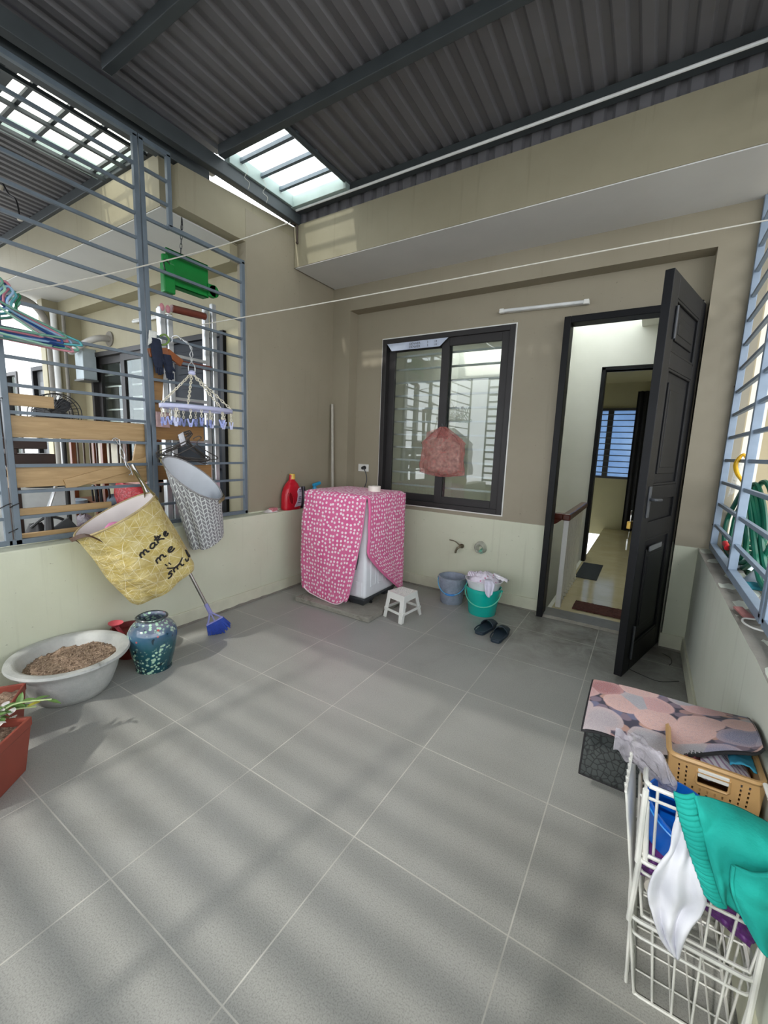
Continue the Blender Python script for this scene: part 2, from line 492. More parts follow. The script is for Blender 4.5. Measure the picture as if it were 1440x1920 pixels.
        if bevel:
            md = o.modifiers.new('Bevel', 'BEVEL'); md.width = bevel; md.segments = seg
            md.limit_method = 'ANGLE'; md.angle_limit = math.radians(40)
        if sub:
            md = o.modifiers.new('Subsurf', 'SUBSURF'); md.levels = sub; md.render_levels = sub
        return o

def world_loc(o):
    v = Vector(o.location)
    while o.parent is not None:
        o = o.parent; v = v + Vector(o.location)
    return v
def tag(o, label, cat, group=None, kind=None):
    o['label'] = label; o['category'] = cat
    if group: o['group'] = group
    if kind: o['kind'] = kind
    return o
def thing(name, label, cat, loc, group=None):
    o = bpy.data.objects.new(name, None); COL.objects.link(o)
    o.location = loc; o.empty_display_size = .05
    return tag(o, label, cat, group)
def struct(o, label=None):
    o['kind'] = 'structure'
    if label: o['label'] = label
    return o
def sempty(name, loc, label=None):
    o = bpy.data.objects.new(name, None); COL.objects.link(o); o.location = loc; o.empty_display_size = .05
    return struct(o, label)
def dup(root, loc, rotz=0.0, label=None, group=None):
    r = root.copy(); COL.objects.link(r); r.location = loc; r.rotation_euler = (root.rotation_euler[0], root.rotation_euler[1], rotz)
    if label: r['label'] = label
    if group: r['group'] = group
    for ch in list(root.children):
        c = ch.copy(); COL.objects.link(c); c.parent = r
        for g in list(ch.children):
            d = g.copy(); COL.objects.link(d); d.parent = c
    return r
def V(*a): return Vector(a)
def lerp(a, b, t): return Vector(a) * (1-t) + Vector(b) * t
def nz(p, s=1.0, seed=0.0): return mnoise.noise(Vector(p) * s + Vector((seed, seed*1.7, -seed)))
def smooth_path(pts, n=8, closed=False):
    """Catmull-Rom through pts"""
    P = [Vector(p) for p in pts]; out = []; m = len(P)
    rng = range(m) if closed else range(m-1)
    for i in rng:
        if closed: p0, p1, p2, p3 = P[i-1], P[i], P[(i+1) % m], P[(i+2) % m]
        else: p0, p1, p2, p3 = P[max(i-1, 0)], P[i], P[i+1], P[min(i+2, m-1)]
        for k in range(n):
            t = k/n
            out.append(.5*((2*p1) + (p2-p0)*t + (2*p0-5*p1+4*p2-p3)*t*t + (3*p1-p0-3*p2+p3)*t**3))
    if not closed: out.append(P[-1])
    return out

# ------------------------------------------------------------------ camera (solved from the tile grid and the verticals)
F_PX, YAW, PITCH, ROLL = 782.63, .5584, -.1525, .0370
cf = V(-math.sin(YAW)*math.cos(PITCH), math.cos(YAW)*math.cos(PITCH), math.sin(PITCH))
cr = V(math.cos(YAW), math.sin(YAW), 0); cu = cr.cross(cf)
r2 = cr*math.cos(ROLL) + cu*math.sin(ROLL); u2 = -cr*math.sin(ROLL) + cu*math.cos(ROLL)
cam_d = bpy.data.cameras.new('camera'); cam = bpy.data.objects.new('camera', cam_d); COL.objects.link(cam)
cam_d.sensor_fit = 'VERTICAL'; cam_d.sensor_height = 24.0; cam_d.lens = F_PX * 24.0 / 1920.0
cam_d.clip_start = .05; cam_d.clip_end = 200
Mx = Matrix((r2, u2, -cf)).transposed().to_4x4(); Mx.translation = V(.6743, -.4707, 1.2528)
cam.matrix_world = Mx
SC.camera = cam

# ------------------------------------------------------------------ THE SETTING
XW, XL, XR, YP, YB = -1.99, -1.89, .995, 2.765, 2.89      # party wall, left parapet face, right parapet face, pillar plane, window wall
ZS = 2.69                                                 # underside of the concrete overhang
YF = -1.40                                                # front parapet
struct(MB().box(-2.0, 1.2, YF-.1, 2.92, -.12, 0).build('floor', FLOOR))

def wall_openings(name, y0, y1, x0, x1, z0, z1, holes, mat):
    """wall slab in the xz plane with rectangular holes (xa, xb, za, zb)"""
    xs = sorted({x0, x1, *[h[0] for h in holes], *[h[1] for h in holes]})
    zs = sorted({z0, z1, *[h[2] for h in holes], *[h[3] for h in holes]})
    m = MB()
    for a, b in zip(xs, xs[1:]):
        for c, d in zip(zs, zs[1:]):
            mx, mz = (a+b)/2, (c+d)/2
            if any(h[0] < mx < h[1] and h[2] < mz < h[3] for h in holes): continue
            m.box(a, b, y0, y1, c, d)
    m.merge()
    # drop faces shared by two neighbouring blocks
    seen = {}
    for f in list(m.bm.faces):
        k = tuple(sorted(v.index for v in f.verts))
    m.bm.verts.index_update()
    for f in list(m.bm.faces):
        k = tuple(sorted(v.index for v in f.verts)); seen.setdefault(k, []).append(f)
    dead = [f for fs in seen.values() if len(fs) > 1 for f in fs]
    bmesh.ops.delete(m.bm, geom=dead, context='FACES')
    return m.build(name, mat)

WX0, WX1, WZ0, WZ1 = -1.497, -.298, .745, 2.222          # terrace window opening
DX0, DX1, DZ1 = .060, .845, 2.205                        # doorway
# back wall: recessed window wall, plus pillars and the beam that frame the recess
struct(wall_openings('wall_back', YB, YB+.12, -1.99, 1.12, 0, 3.0, [(WX0, WX1, WZ0, WZ1), (DX0, DX1, -.1, DZ1)], WALL))
struct(MB().box(-1.99, -1.79, YP, YB, 0, ZS).build('wall_back_pillar', WALL))
struct(MB().box(.872, 1.12, YP, YB+.02, 0, ZS).build('wall_back_pillar', WALL))
struct(MB().box(-1.79, .872, YP, YB, 2.478, ZS).build('wall_back_beam', WALL))
# concrete overhang above, with its white underside
struct(MB().box(-1.985, 1.6, 2.245, 3.1, ZS+.004, 3.01).build('ceiling_overhang', SLABF))
struct(MB().box(-1.975, 1.6, 2.25, YP, ZS-.002, ZS+.006).build('ceiling_soffit', SOFFIT))
# left: parapet and the upper party wall set back on it
struct(MB().box(-2.08, XL, YF, YP+.1, 0, .692).build('wall_left', WALL, bevel=.006))
struct(MB().box(-2.09, XW, 1.757, YP+.13, .692, 2.92).build('wall_left_upper', WALL))
m = MB(); m.prism([(-2.09, 1.245, 2.70), (-2.09, 1.757, 2.70), (-2.09, 2.3, 2.70), (-2.09, 2.3, 3.010), (-2.09, 1.245, 2.945)], (.098, 0, 0))
struct(m.build('wall_left_beam', SLABF))
# right parapet
struct(MB().box(XR, 1.14, YF, YP, 0, .70).build('wall_right', m_plain_wall('streaky_pale_green_paint', '#cfd3c4', '#d9dccf', .25), bevel=.006))
m = MB(); m.grid(lambda u, v: V(XR-.004+.147*u, YF+.05+(YP-.052-YF)*v, .7005+.006*nz((u*3, v*30, 0), 1.0)), 6, 90)
struct(m.build('trim_1', CONC, smooth=True))
# front parapet behind the camera
struct(MB().box(-2.08, 1.14, YF-.1, YF, 0, .60).build('wall_front', WALL))
struct(MB().box(-2.08, 1.14, YF-.1, YF, 2.60, 3.10).build('wall_front_beam', SLABF))
struct(MB().box(-5.1, -2.10, YF-.1, YF, 2.60, 3.0).build('wall_neighbour_front_beam', SLABF))
struct(MB().box(-5.1, -2.10, YF-.1, YF, 0, .60).build('wall_neighbour_front', WALL))
# skirting
def skirting(name, segs):
    m = MB()
    for b in segs: m.box(*b)
    return struct(m.build(name, basic('cream_skirting_paint', '#cbcbb5', .6, 0, .06, 12), bevel=.003))
skirting('baseboard_back', [(-1.79, DX0-.005, YB-.012, YB+.002, .012, .105), (.86, .99, YP-.012, YP+.002, .012, .105)])
skirting('baseboard_left', [(XL-.002, XL+.010, YF, YP, .012, .100)])
skirting('baseboard_right', [(XR-.012, XR+.002, YF, YP-.012, .004, .10)])
m = MB(); m.grid(lambda u, v: V(XL+.002+.016*u+.010*nz((v*40, 3, 0)), YF+(YP-YF)*v, .030*(1-u)+.001), 1, 120)
m.grid(lambda u, v: V(-1.79+(DX0+1.79)*v, YB-.002-.016*u-.008*nz((v*40, 9, 0)), .026*(1-u)+.001), 1, 60)
m.grid(lambda u, v: V(.862+.13*v, YP-.002-.014*u-.006*nz((v*20, 4, 0)), .026*(1-u)+.001), 1, 12)
struct(m.build('trim_2', CONCD))
# mortar strip and threshold under the door
m = MB(); m.grid(lambda u, v: V(DX0-.01+(DX1-DX0+.02)*v, 2.838-.022*u-.008*nz((v*30, 5, 0)), .018*(1-u)+.002), 2, 40)
struct(m.build('trim_3', CONC))
struct(MB().box(DX0, DX1, 2.836, 3.015, -.02, .020).build('trim_4', basic('grey_stone_threshold', '#7a7a79', .4, 0, .08, 20)))

# ---- roof of corrugated steel on purlins
def ptop(y): return 3.147 + .028*(2.2-y)                  # top of the purlins = underside of the sheets
def corrugated(m, x0, x1, y0, y1, zf, pitch=.108, h=.019):
    x = x0; prof = []
    while x < x1:
        prof += [(x, 0), (x+pitch*.42, 0), (x+pitch*.56, h), (x+pitch*.86, h)]
        x += pitch
    prof = [p for p in prof if p[0] <= x1] + [(x1, 0)]
    A = [m.bm.verts.new((px, y0, zf(y0)+pz)) for px, pz in prof]
    B = [m.bm.verts.new((px, y1, zf(y1)+pz)) for px, pz in prof]
    for i in range(len(A)-1): m.bm.faces.new((A[i], A[i+1], B[i+1], B[i]))
SKX0, SKX1, SKY0, SKY1 = -1.955, -1.405, 1.56, 2.20
m = MB()
corrugated(m, -2.13, 2.2, YF-1.0, SKY0-.01, ptop)
corrugated(m, SKX1, 2.2, SKY0-.01, 2.62, ptop)
corrugated(m, SKX0-.01, SKX1, SKY1+.01, 2.62, ptop)
struct(m.build('roof', ROOF, thick=.002))
m = MB()                                                  # folded lap lines of the sheets
for xx in (-1.33, -.52, .12, .93, 1.6): m.box(xx, xx+.012, YF-.5, 2.2, ptop(2.2)-.004, ptop(2.2)-.001) if False else None
for i, yy in enumerate((2.20, 1.49, .80, .10, -.60, -1.30)):
    zt = ptop(yy); m = MB()
    m.box(-1.93, 2.2, yy, yy+.05, zt-.066, zt-.001); m.box(-1.93, 2.2, yy+.044, yy+.05, zt-.066, zt-.001)
    struct(m.build('roof_purlin', STEELD, bevel=.003))
def channel(name, x0, x1, y0, y1, zb, h, mat=STEELD):
    m = MB()
    m.prism([(x0, y0, zb), (x0, y1, zb+.0), (x0, y1, zb+h), (x0, y0, zb+h)], (x1-x0, 0, 0))
    return struct(m.build(name, mat, bevel=.004))
channel('roof_rafter', -1.985, -1.925, YF-.5, 2.30, 3.005, .09)
channel('roof_rafter', -2.115, -2.035, YF-.5, 1.50, 2.975, .10)
channel('roof_rafter', 1.20, 1.26, YF-.5, 2.30, 3.005, .09)
# closing strip of corrugated steel between roof and overhang
m = MB(); x = -1.95; prof = []
while x < 2.1:
    prof += [(x, 0), (x+.05, 0), (x+.062, .02), (x+.092, .02)]; x += .108
A = [m.bm.verts.new((px, 2.262+py, 2.985)) for px, py in prof]; B = [m.bm.verts.new((px, 2.262+py, 3.15)) for px, py in prof]
for i in range(len(A)-1): m.bm.faces.new((A[i], A[i+1], B[i+1], B[i]))
struct(m.build('roof_closing_strip', ROOF, thick=.002))
# skylight over the terrace corner
sk = sempty('skylight', (-1.68, 1.88, 3.15))
MB().box(SKX0, SKX1+.01, SKY0, SKY1, 3.196, 3.200).build('pane', m_sheet('dirty_polycarbonate', '#fbfdfb', '#b9b7a2', .54, .80, .80), sk)
m = MB(); m.box(SKX0-.005, SKX0+.05, SKY0, SKY1+.05, 3.09, 3.175).build('frame', STEELG, sk, bevel=.003)
MB().box(SKX0, SKX1+.02, SKY1-.055, SKY1-.005, 3.085, 3.165).build('frame', STEELG, sk, bevel=.003)
for yy in (1.655, 1.835, 2.015):
    MB().box(SKX0, SKX1+.02, yy-.012, yy+.012, 3.135, 3.16).build('bar', STEEL, sk)
MB().tube([(SKX1+.005, SKY0, 3.145), (SKX1+.005, 1.9, 3.142), (SKX1+.01, SKY1, 3.14)], .018, 8).build('edge_roll', STEELD, sk, smooth=True)
for px_, py_ in ((-1.9, 1.84), (-1.88, 1.66)):
    MB().tube(smooth_path([(px_, py_, 3.13), (px_+.01, py_+.02, 3.09), (px_-.01, py_+.01, 3.05), (px_+.015, py_+.03, 3.02), (px_, py_+.03, 2.985)], 6), .0012, 5).build('tie_wire', ROPE, sk)
# ---- window
w = sempty('window_1', ((WX0+WX1)/2, YB, WZ0), 'dark framed two-panel sliding window with steel bars behind the glass')
def frame_rect(m, x0, x1, z0, z1, y0, y1, t):
    m.box(x0, x0+t, y0, y1, z0, z1); m.box(x1-t, x1, y0, y1, z0, z1)
    m.box(x0+t, x1-t, y0, y1, z0, z0+t); m.box(x0+t, x1-t, y0, y1, z1-t, z1)
m = MB(); frame_rect(m, WX0, WX1, WZ0, WZ1, YB-.014, YB+.09, .042); m.build('window_frame', ALUBR, w, bevel=.003)
m = MB(); frame_rect(m, WX0-.010, WX1+.010, WZ0-.010, WZ1+.010, YB-.004, YB+.006, .011); m.build('sealant_edge', WHITEP, w)
xm = -.885
for xa, xb, yy in ((WX0+.035, xm+.045, YB+.042), (xm-.03, WX1-.035, YB+.008)):
    m = MB(); frame_rect(m, xa, xb, WZ0+.032, WZ1-.036, yy, yy+.03, .070); s_ = m.build('sash', ALUBR, w, bevel=.003)
    MB().box(xa+.066, xb-.066, yy+.013, yy+.017, WZ0+.09, WZ1-.095).build('pane', GLASS, s_)
for k in range(11):
    zz = WZ0+.16+k*.118
    MB().box(WX0+.05, WX1-.05, YB+.135, YB+.150, zz, zz+.016).build('bar', basic('white_painted_steel_bar', '#d6d9d8', .4), w)
# protective film left on the head of the left sash, with its printed lettering
fm = MB(); fm.prism([(WX0+.05, YB-.0155, WZ1-.044), (xm+.035, YB-.0155, WZ1-.044), (xm-.04, YB-.0155, WZ1-.108), (WX0+.10, YB-.0155, WZ1-.108)], (0, .0012, 0))
fo = fm.build('protective_film', basic('pale_blue_film', '#b9c3d6', .35, 0, .08, 20), w)
# ---- electrics
def text3d(s, name, size, loc, rot, mat, parent, ext=.0004, sx=1.0):
    c = bpy.data.curves.new(name, 'FONT'); c.body = s; c.size = size; c.extrude = ext
    c.align_x = 'CENTER'; c.align_y = 'CENTER'
    o = bpy.data.objects.new(name, c); COL.objects.link(o); c.materials.append(mat)
    o.rotation_euler = rot; o.scale = (sx, 1, 1)
    if parent is not None:
        o.parent = parent; o.location = Vector(loc) - world_loc(parent)
    else: o.location = loc
    return o
INK = basic('black_ink', '#15151a', .7)
for zz in (WZ1-.064, WZ1-.090):
    text3d('DENVER', 'lettering', .028, (-1.165, YB-.0162, zz), (PI/2, 0, 0), INK, fo, .0002, 1.05)
    text3d('3', 'lettering', .026, (-1.04, YB-.0162, zz), (PI/2, 0, 0), INK, fo, .0002)
    text3d('1', 'lettering', .020, (-.972, YB-.0162, zz), (PI/2, 0, 0), INK, fo, .0002)
    text3d('8', 'lettering', .020, (-.958, YB-.0162, zz), (PI/2, 0, 0), INK, fo, .0002)

# ---- door 1: black frame and the leaf standing open
d1 = sempty('door_1', (DX0, 2.80, 0), 'black panelled door standing open towards the terrace')
m = MB()
m.box(DX0, DX0+.045, 2.800, 2.925, .0, DZ1); m.box(DX1-.045, DX1, 2.800, 2.925, .0, DZ1)
m.box(DX0+.045, DX1-.045, 2.800, 2.925, DZ1-.045, DZ1); m.build('door_frame', BLACKP, d1, bevel=.004)
m = MB(); m.box(DX0-.010, DX0+.001, 2.884, 2.893, .02, DZ1+.010); m.box(DX0-.010, DX1+.01, 2.884, 2.893, DZ1, DZ1+.011)
m.build('plaster_edge', WHITEP, d1)
HX, HY = .838, 2.795                                       # hinge line
FX, FY = .655, 2.125                                       # free edge
ex = V(FX-HX, FY-HY, 0); LW = ex.length; ex.normalize(); en = V(-ex.y, ex.x, 0)   # en = the side facing the right parapet
if en.x < 0: en = -en
def leafpt(a, n, z): return V(HX, HY, 0) + ex*a + en*n + V(0, 0, z)
def leafbox(m, a0, a1, n0, n1, z0, z1):
    m.prism([leafpt(a0, n0, z0), leafpt(a1, n0, z0), leafpt(a1, n1, z0), leafpt(a0, n1, z0)], (0, 0, z1-z0))
Z0, Z1 = .022, 2.172
m = MB(); T2 = .021
leafbox(m, .0, .11, -T2, T2, Z0, Z1); leafbox(m, LW-.11, LW, -T2, T2, Z0, Z1)
for a, b in ((Z0, .17), (.80, .90), (1.02, 1.10), (1.72, 1.80), (2.06, Z1)): leafbox(m, .11, LW-.11, -T2, T2, a, b)
leaf = m.build('door_leaf', BLACKP, d1, bevel=.003)
for a, b in ((.17, .80), (.90, 1.02), (1.10, 1.72), (1.80, 2.06)):
    m = MB(); leafbox(m, .105, LW-.105, -.008, .008, a-.005, b+.005)
    if b - a > .15:
        leafbox(m, .175, LW-.175, -.017, .017, a+.065, b-.065)
        leafbox(m, .20, LW-.20, -.012, .020, a+.10, b-.10)
        for q0, q1, w0, w1 in ((.11, LW-.11, a, a+.014), (.11, LW-.11, b-.014, b)): leafbox(m, q0, q1, -.020, .020, w0, w1)
        leafbox(m, .11, .124, -.020, .020, a, b); leafbox(m, LW-.124, LW-.11, -.020, .020, a, b)
    m.build('panel', BLACKP, leaf, bevel=.004)
for zz in (.30, 1.05, 1.95):
    MB().tube([leafpt(-.004, .0, zz-.05), leafpt(-.004, .0, zz+.05)], .009, 8).build('hinge', DGREY, leaf, smooth=True)
m = MB(); leafbox(m, LW-.085, LW-.045, .021, .028, .93, 1.10); pl = m.build('lock_plate', DGREY, leaf, bevel=.002)
MB().tube(smooth_path([leafpt(LW-.065, .03, 1.03), leafpt(LW-.065, .055, 1.03), leafpt(LW-.16, .058, 1.025)], 5), .008, 8).build('handle', DGREY, pl, smooth=True)
m = MB(); leafbox(m, .28, LW-.19, .0205, .030, .725, .755); m.build('letter_slot', basic('grey_metal_slot', '#77797c', .35, .5), leaf, bevel=.002)
MB().tube([leafpt(LW-.10, .028, .10), leafpt(LW-.10, .028, .30)], .007, 8).build('floor_bolt', DGREY, leaf, smooth=True)
MB().tube([leafpt(LW-.10, .028, 1.86), leafpt(LW-.10, .028, 2.02)], .007, 8).build('floor_bolt', DGREY, leaf, smooth=True)
# padlock and keys hanging on the inner hasp
pk = thing('padlock', 'brass padlock with keys hanging on the inner side of the black door', 'padlock', leafpt(LW-.03, -.045, .83))
c = leafpt(LW-.025, -.040, .885)
MB().obox(c, (.020, .055, .042), Matrix.Rotation(math.atan2(-ex.x, ex.y), 3, 'Z')).build('body', BRASS, pk, bevel=.004)
MB().tube(smooth_path([c+V(0, .015, .02), c+V(0, .016, .055), c+V(0, .004, .075), c+V(0, -.010, .055), c+V(0, -.012, .02)], 6), .0042, 8).build('shackle', CHROME, pk, smooth=True)
kr = MB().tube([c+V(.0, .010*math.cos(a)+.0, -.045+.014*math.sin(a)) for a in [2*PI*k/14 for k in range(14)]], .0013, 6, closed=True).build('key_ring', CHROME, pk, smooth=True)
MB().prism([c+V(-.003, -.012, -.05), c+V(-.003, .014, -.055), c+V(-.003, .012, -.075), c+V(-.003, -.01, -.072)], (.004, 0, 0)).build('key', CHROME, pk)
MB().obox(c+V(-.004, .006, -.112), (.008, .034, .058), Matrix.Rotation(.3, 3, 'X')).build('key_tag', WHITEP, pk, bevel=.004)

# ---- interior seen through the doorway
struct(MB().box(.13, 2.2, 3.015, 8.0, -.1, .012).build('floor_landing', BEIGET))
struct(MB().box(-1.6, .13, 3.0, 4.95, -1.4, -1.3).build('floor_stairwell', INWALL))
struct(wall_openings('wall_interior', 4.9, 5.0, -1.6, 2.2, -1.4, 2.9, [(.120, .93, -.0, 2.19)], INWALL))
struct(MB().box(-1.7, -1.6, 2.95, 8, -1.4, 2.9).build('wall_stairwell', INWALL))
struct(MB().box(1.15, 1.25, 3.0, 8, 0, 2.9).build('wall_landing', INWALL))
struct(MB().box(-1.62, .13, 3.0, 3.1, -1.4, -.12).build('wall_stairwell_front', INWALL))
struct(MB().box(.10, .13, 3.02, 4.9, -1.3, .012).build('trim_5', INWALL))
struct(MB().box(.45, 2.2, 3.01, 4.9, 2.62, 2.7).build('ceiling_landing', INWALL))
struct(MB().box(-1.7, -.27, 3.01, 4.52, 2.45, 2.55).build('ceiling_store_room', INWALL))  # stops short at the rear; opening added to brighten the room
struct(MB().box(-.30, .50, 3.0, 4.95, 2.80, 2.804).build('skylight_stair_diffuser', m_sheet('milky_diffuser_sheet', '#f6f8f6', '#e4e6e0', .4, .7, .12)))  # unseen sheet added to soften the sun through the stair opening
struct(MB().box(-.29, -.22, 3.01, 4.9, -1.4, 2.7).build('wall_stair_partition', INWALL))
struct(MB().box(-1.7, -.29, 3.01, 4.9, .0, .05).build('floor_store_room', BEIGET))
struct(MB().box(-1.6, 2.2, 4.95, 8, 2.45, 2.55).build('ceiling_bedroom', INOLIVE))
struct(wall_openings('wall_bedroom', 7.6, 7.7, -1.6, 2.2, -.1, 2.6, [(-.155, .435, .88, 2.04)], INOLIVE))
m = MB(); m.box(.115, .155, 4.87, 5.03, .0, 2.22); m.box(.90, .935, 4.87, 5.03, .0, 2.22); m.box(.115, .935, 4.87, 5.03, 2.19, 2.225)
struct(m.build('door_2', BLACKP, bevel=.003), 'dark frame of the inner doorway')
w2 = sempty('window_2', (.14, 7.6, .88), 'dark framed barred bedroom window seen through the open door')
m = MB(); frame_rect(m, -.155, .435, .88, 2.04, 7.56, 7.66, .035); m.box(.005, .085, 7.57, 7.65, .9, 2.02); m.build('window_frame', ALUBR, w2)
MB().box(-.15, .43, 7.64, 7.645, .9, 2.02).build('pane', m_sheet('frosted_blue_glass', '#8b9db0', '#7d90a6', .3, .7, .35, 3.0), w2)
for k in range(11): MB().box(-.15, .43, 7.535, 7.55, .97+k*.096, .985+k*.096).build('bar', STEELD, w2)
cu_ = MB(); cu_.grid(lambda u, v: V(.40+.34*u, 7.48+.025*math.sin(u*30), .04+2.25*v), 40, 4)
tag(cu_.build('curtain', basic('black_curtain_cloth', '#17181b', .9, 0, .2), smooth=True, thick=.003), 'black curtain beside the bedroom window beyond the doorway', 'curtain')
bl = thing('stair_balustrade', 'white stair balustrade with brown wooden handrail just inside the door', 'balustrade', (.17, 3.10, .012))
BRW = basic('varnished_red_brown_wood', '#5a2a1e', .25, 0, .15, 12)
MB().box(.150, .190, 3.075, 3.115, .012, .735).build('newel_post', WHITEP, bl, bevel=.003)
m = MB(); m.bar((.172, 3.03, .765), (.172, 4.10, .765), .062, .052); m.bar((.05, 3.075, .765), (.20, 3.075, .765), .062, .05); m.build('handrail', BRW, bl, bevel=.010)
MB().prism([(.055, 3.062, .74), (.14, 3.062, .74), (.10, 3.062, .705), (.055, 3.062, .685)], (0, .03, 0)).build('bracket', BRW, bl, bevel=.003)
for k in range(9):
    yy = 3.20+k*.10
    m = MB(); m.lathe([(.0, .016), (.017, .016), (.019, .030), (.012, .044), (.016, .058), (.009, .075), (.011, .40), (.009, .66), (.013, .70), (.012, .742), (0, .742)], (.165, yy, 0), 10)
    m.build('baluster', WHITEP, bl, smooth=True)
m = MB(); m.grid(lambda u, v: V(.275+.38*u+.006*nz((u*9, v*9, 1)), 3.105+.21*v+.006*nz((u*9, v*9, 5)), .016+.010*nz((u*22, v*14, 2))*.4+.006), 50, 26)
tag(m.build('doormat', basic('dark_red_brown_pile', '#4d2a24', .95, 0, .3, 60, .6, 140), thick=.010), 'dark red-brown doormat just inside the threshold', 'doormat')
m = MB(); m.box(.155, .36, 4.10, 4.80, .013, .020)
tag(m.build('floor_mat', basic('slate_blue_mat', '#32373d', .8, 0, .15, 30), bevel=.003), 'slate grey floor mat beyond the balustrade', 'mat')
m = MB(); m.lathe([(0, .013), (.05, .013), (.06, .03), (.045, .06), (.02, .075), (0, .078)], (.70, 4.45, 0), 16, 1.5, 1)
tag(m.build('shoe', BLACK, smooth=True), 'black shoe on the cream tiles partly behind the door edge', 'shoe')
# landing bathroom sign, socket on the far wall seen low through the doorway
m = MB(); m.obox((-.30, 4.25, -.86), (.30, .18, .5)); 
tag(m.build('stair_cabinet', basic('dark_grey_cabinet', '#4a4a47', .6), bevel=.01), 'dark grey box low in the stairwell behind the white newel', 'box')

# ---- neighbour's terrace on the left (the same house, set forward)
NX0 = -5.0; NYP, NYB, NF = 1.69, 1.83, 1.175
struct(MB().box(NX0, -2.08, YF-.1, NYB+.1, -.12, -.002).build('floor_neighbour', FLOOR))
struct(MB().box(NX0-.1, NX0, YF, 1.69, 0, .74).build('wall_neighbour_parapet', m_plain_wall('pale_grey_wall_tiles', '#c2cad0', '#ccd3d8', .03)))
struct(MB().box(NX0-.1, NX0+.02, 1.55, NYB+.1, 0, 2.9).build('wall_neighbour_side', NBWALL))
struct(wall_openings('wall_neighbour_house', NYB, NYB+.12, NX0, -2.085, 0, 3.0, [(-4.62, -3.36, .74, 2.15), (-3.13, -2.33, -.1, 2.14)], NBWALL))
struct(MB().box(NX0, -2.085, NYP, NYB, 2.56, ZS).build('wall_neighbour_beam', NBWALL))
struct(MB().box(NX0+.0, -4.80, NYP, NYB, 0, 2.56).build('wall_neighbour_pillar', NBWALL))
struct(MB().box(NX0-.2, -2.085, NF, 2.2, ZS+.004, 2.99).build('ceiling_neighbour_overhang', SLABF))
struct(MB().box(NX0-.2, -2.085, NF+.005, NYP, ZS-.002, ZS+.006).build('ceiling_neighbour_soffit', SOFFIT))
w3 = sempty('window_3', (-4.0, NYB, .74), 'dark framed neighbour window with white bars')
m = MB(); frame_rect(m, -4.62, -3.36, .74, 2.15, NYB-.012, NYB+.08, .045); m.build('window_frame', ALUBR, w3)
for xa, xb, yy in ((-4.58, -3.93, NYB+.04), (-4.02, -3.40, NYB+.008)):
    m = MB(); frame_rect(m, xa, xb, .78, 2.11, yy, yy+.03, .075); s_ = m.build('sash', ALUBR, w3)
    MB().box(xa+.07, xb-.07, yy+.012, yy+.016, .85, 2.04).build('pane', GLASSD, s_)
for k in range(9): MB().box(-4.58, -3.40, NYB+.11, NYB+.122, .93+k*.125, .945+k*.125).build('bar', basic('white_painted_steel_bar', '#d6d9d8', .4), w3)
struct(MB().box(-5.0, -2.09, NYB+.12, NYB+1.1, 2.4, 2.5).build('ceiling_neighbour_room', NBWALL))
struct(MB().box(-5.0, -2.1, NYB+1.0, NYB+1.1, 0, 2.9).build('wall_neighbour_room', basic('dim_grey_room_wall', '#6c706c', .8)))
d3 = sempty('door_3', (-2.73, NYB, 0), 'dark grey closed panel door of the neighbour')
m = MB(); m.box(-3.13, -3.085, NYB-.03, NYB+.09, 0, 2.14); m.box(-2.375, -2.33, NYB-.03, NYB+.09, 0, 2.14); m.box(-3.085, -2.375, NYB-.03, NYB+.09, 2.095, 2.14); m.build('door_frame', BLACKP, d3, bevel=.003)
m = MB(); m.box(-3.085, -2.375, NYB+.0, NYB+.04, .02, 2.095); lf = m.build('door_leaf', basic('blue_grey_door_wood', '#22272e', .65, 0, .25, 7, spec=.2), d3)
for a, b in ((.15, .85), (.98, 1.75), (1.83, 2.02)):
    m = MB(); m.box(-2.99, -2.47, NYB-.008, NYB+.0, a, b); m.box(-2.94, -2.52, NYB-.014, NYB-.008, a+.05, b-.05); m.build('panel', basic('blue_grey_door_wood', '#22272e', .65), lf, bevel=.004)
MB().tube(smooth_path([(-2.44, NYB, 1.02), (-2.44, NYB-.05, 1.02), (-2.54, NYB-.055, 1.02)], 4), .009, 8).build('handle', CHROME, lf, smooth=True)
# neighbour's roof with its barred skylight
m = MB(); nz_ = lambda y: 3.10 + .03*(1.2-y)
corrugated(m, NX0-.3, -3.06, YF-.6, 1.35, nz_, .075, .018)
corrugated(m, -3.06, -2.20, YF-1.0, .50, nz_, .075, .018)
corrugated(m, -3.06, -2.82, .50, 1.35, nz_, .075, .018)
corrugated(m, -2.22, -2.06, YF-1.0, 1.60, nz_, .075, .018)
corrugated(m, -3.06, -2.20, 1.20, 1.45, nz_, .075, .018)
struct(m.build('roof_neighbour', ROOF, thick=.002))
channel('roof_neighbour_purlin', NX0-.2, -2.10, 1.185, 1.24, 3.03, .068)
channel('roof_neighbour_purlin', NX0-.2, -2.10, .50, .55, 3.05, .068)
channel('roof_neighbour_purlin', NX0-.2, -2.10, -.30, -.25, 3.07, .068)
sk2 = sempty('skylight_neighbour', (-2.7, .87, 3.1))
MB().box(-2.84, -2.19, .49, 1.21, 3.140, 3.144).build('pane', m_sheet('weathered_polycarbonate', '#fdfdf6', '#c9c7ae', .58, .82, .80, 7.0), sk2)
MB().box(-2.86, -2.81, .50, 1.22, 3.06, 3.13).build('frame', STEELG, sk2)
MB().box(-2.82, -2.20, 1.165, 1.195, 3.06, 3.12).build('frame', STEELG, sk2)
for yy in (.455, .615, .78, .95, 1.115): MB().box(-2.80, -2.15, yy-.010, yy+.010, 3.040, 3.060).build('bar', STEELD, sk2)
for xx in (-2.76, -2.49, -2.24): MB().box(xx-.010, xx+.010, .30, 1.19, 3.020, 3.040).build('bar', STEELD, sk2)
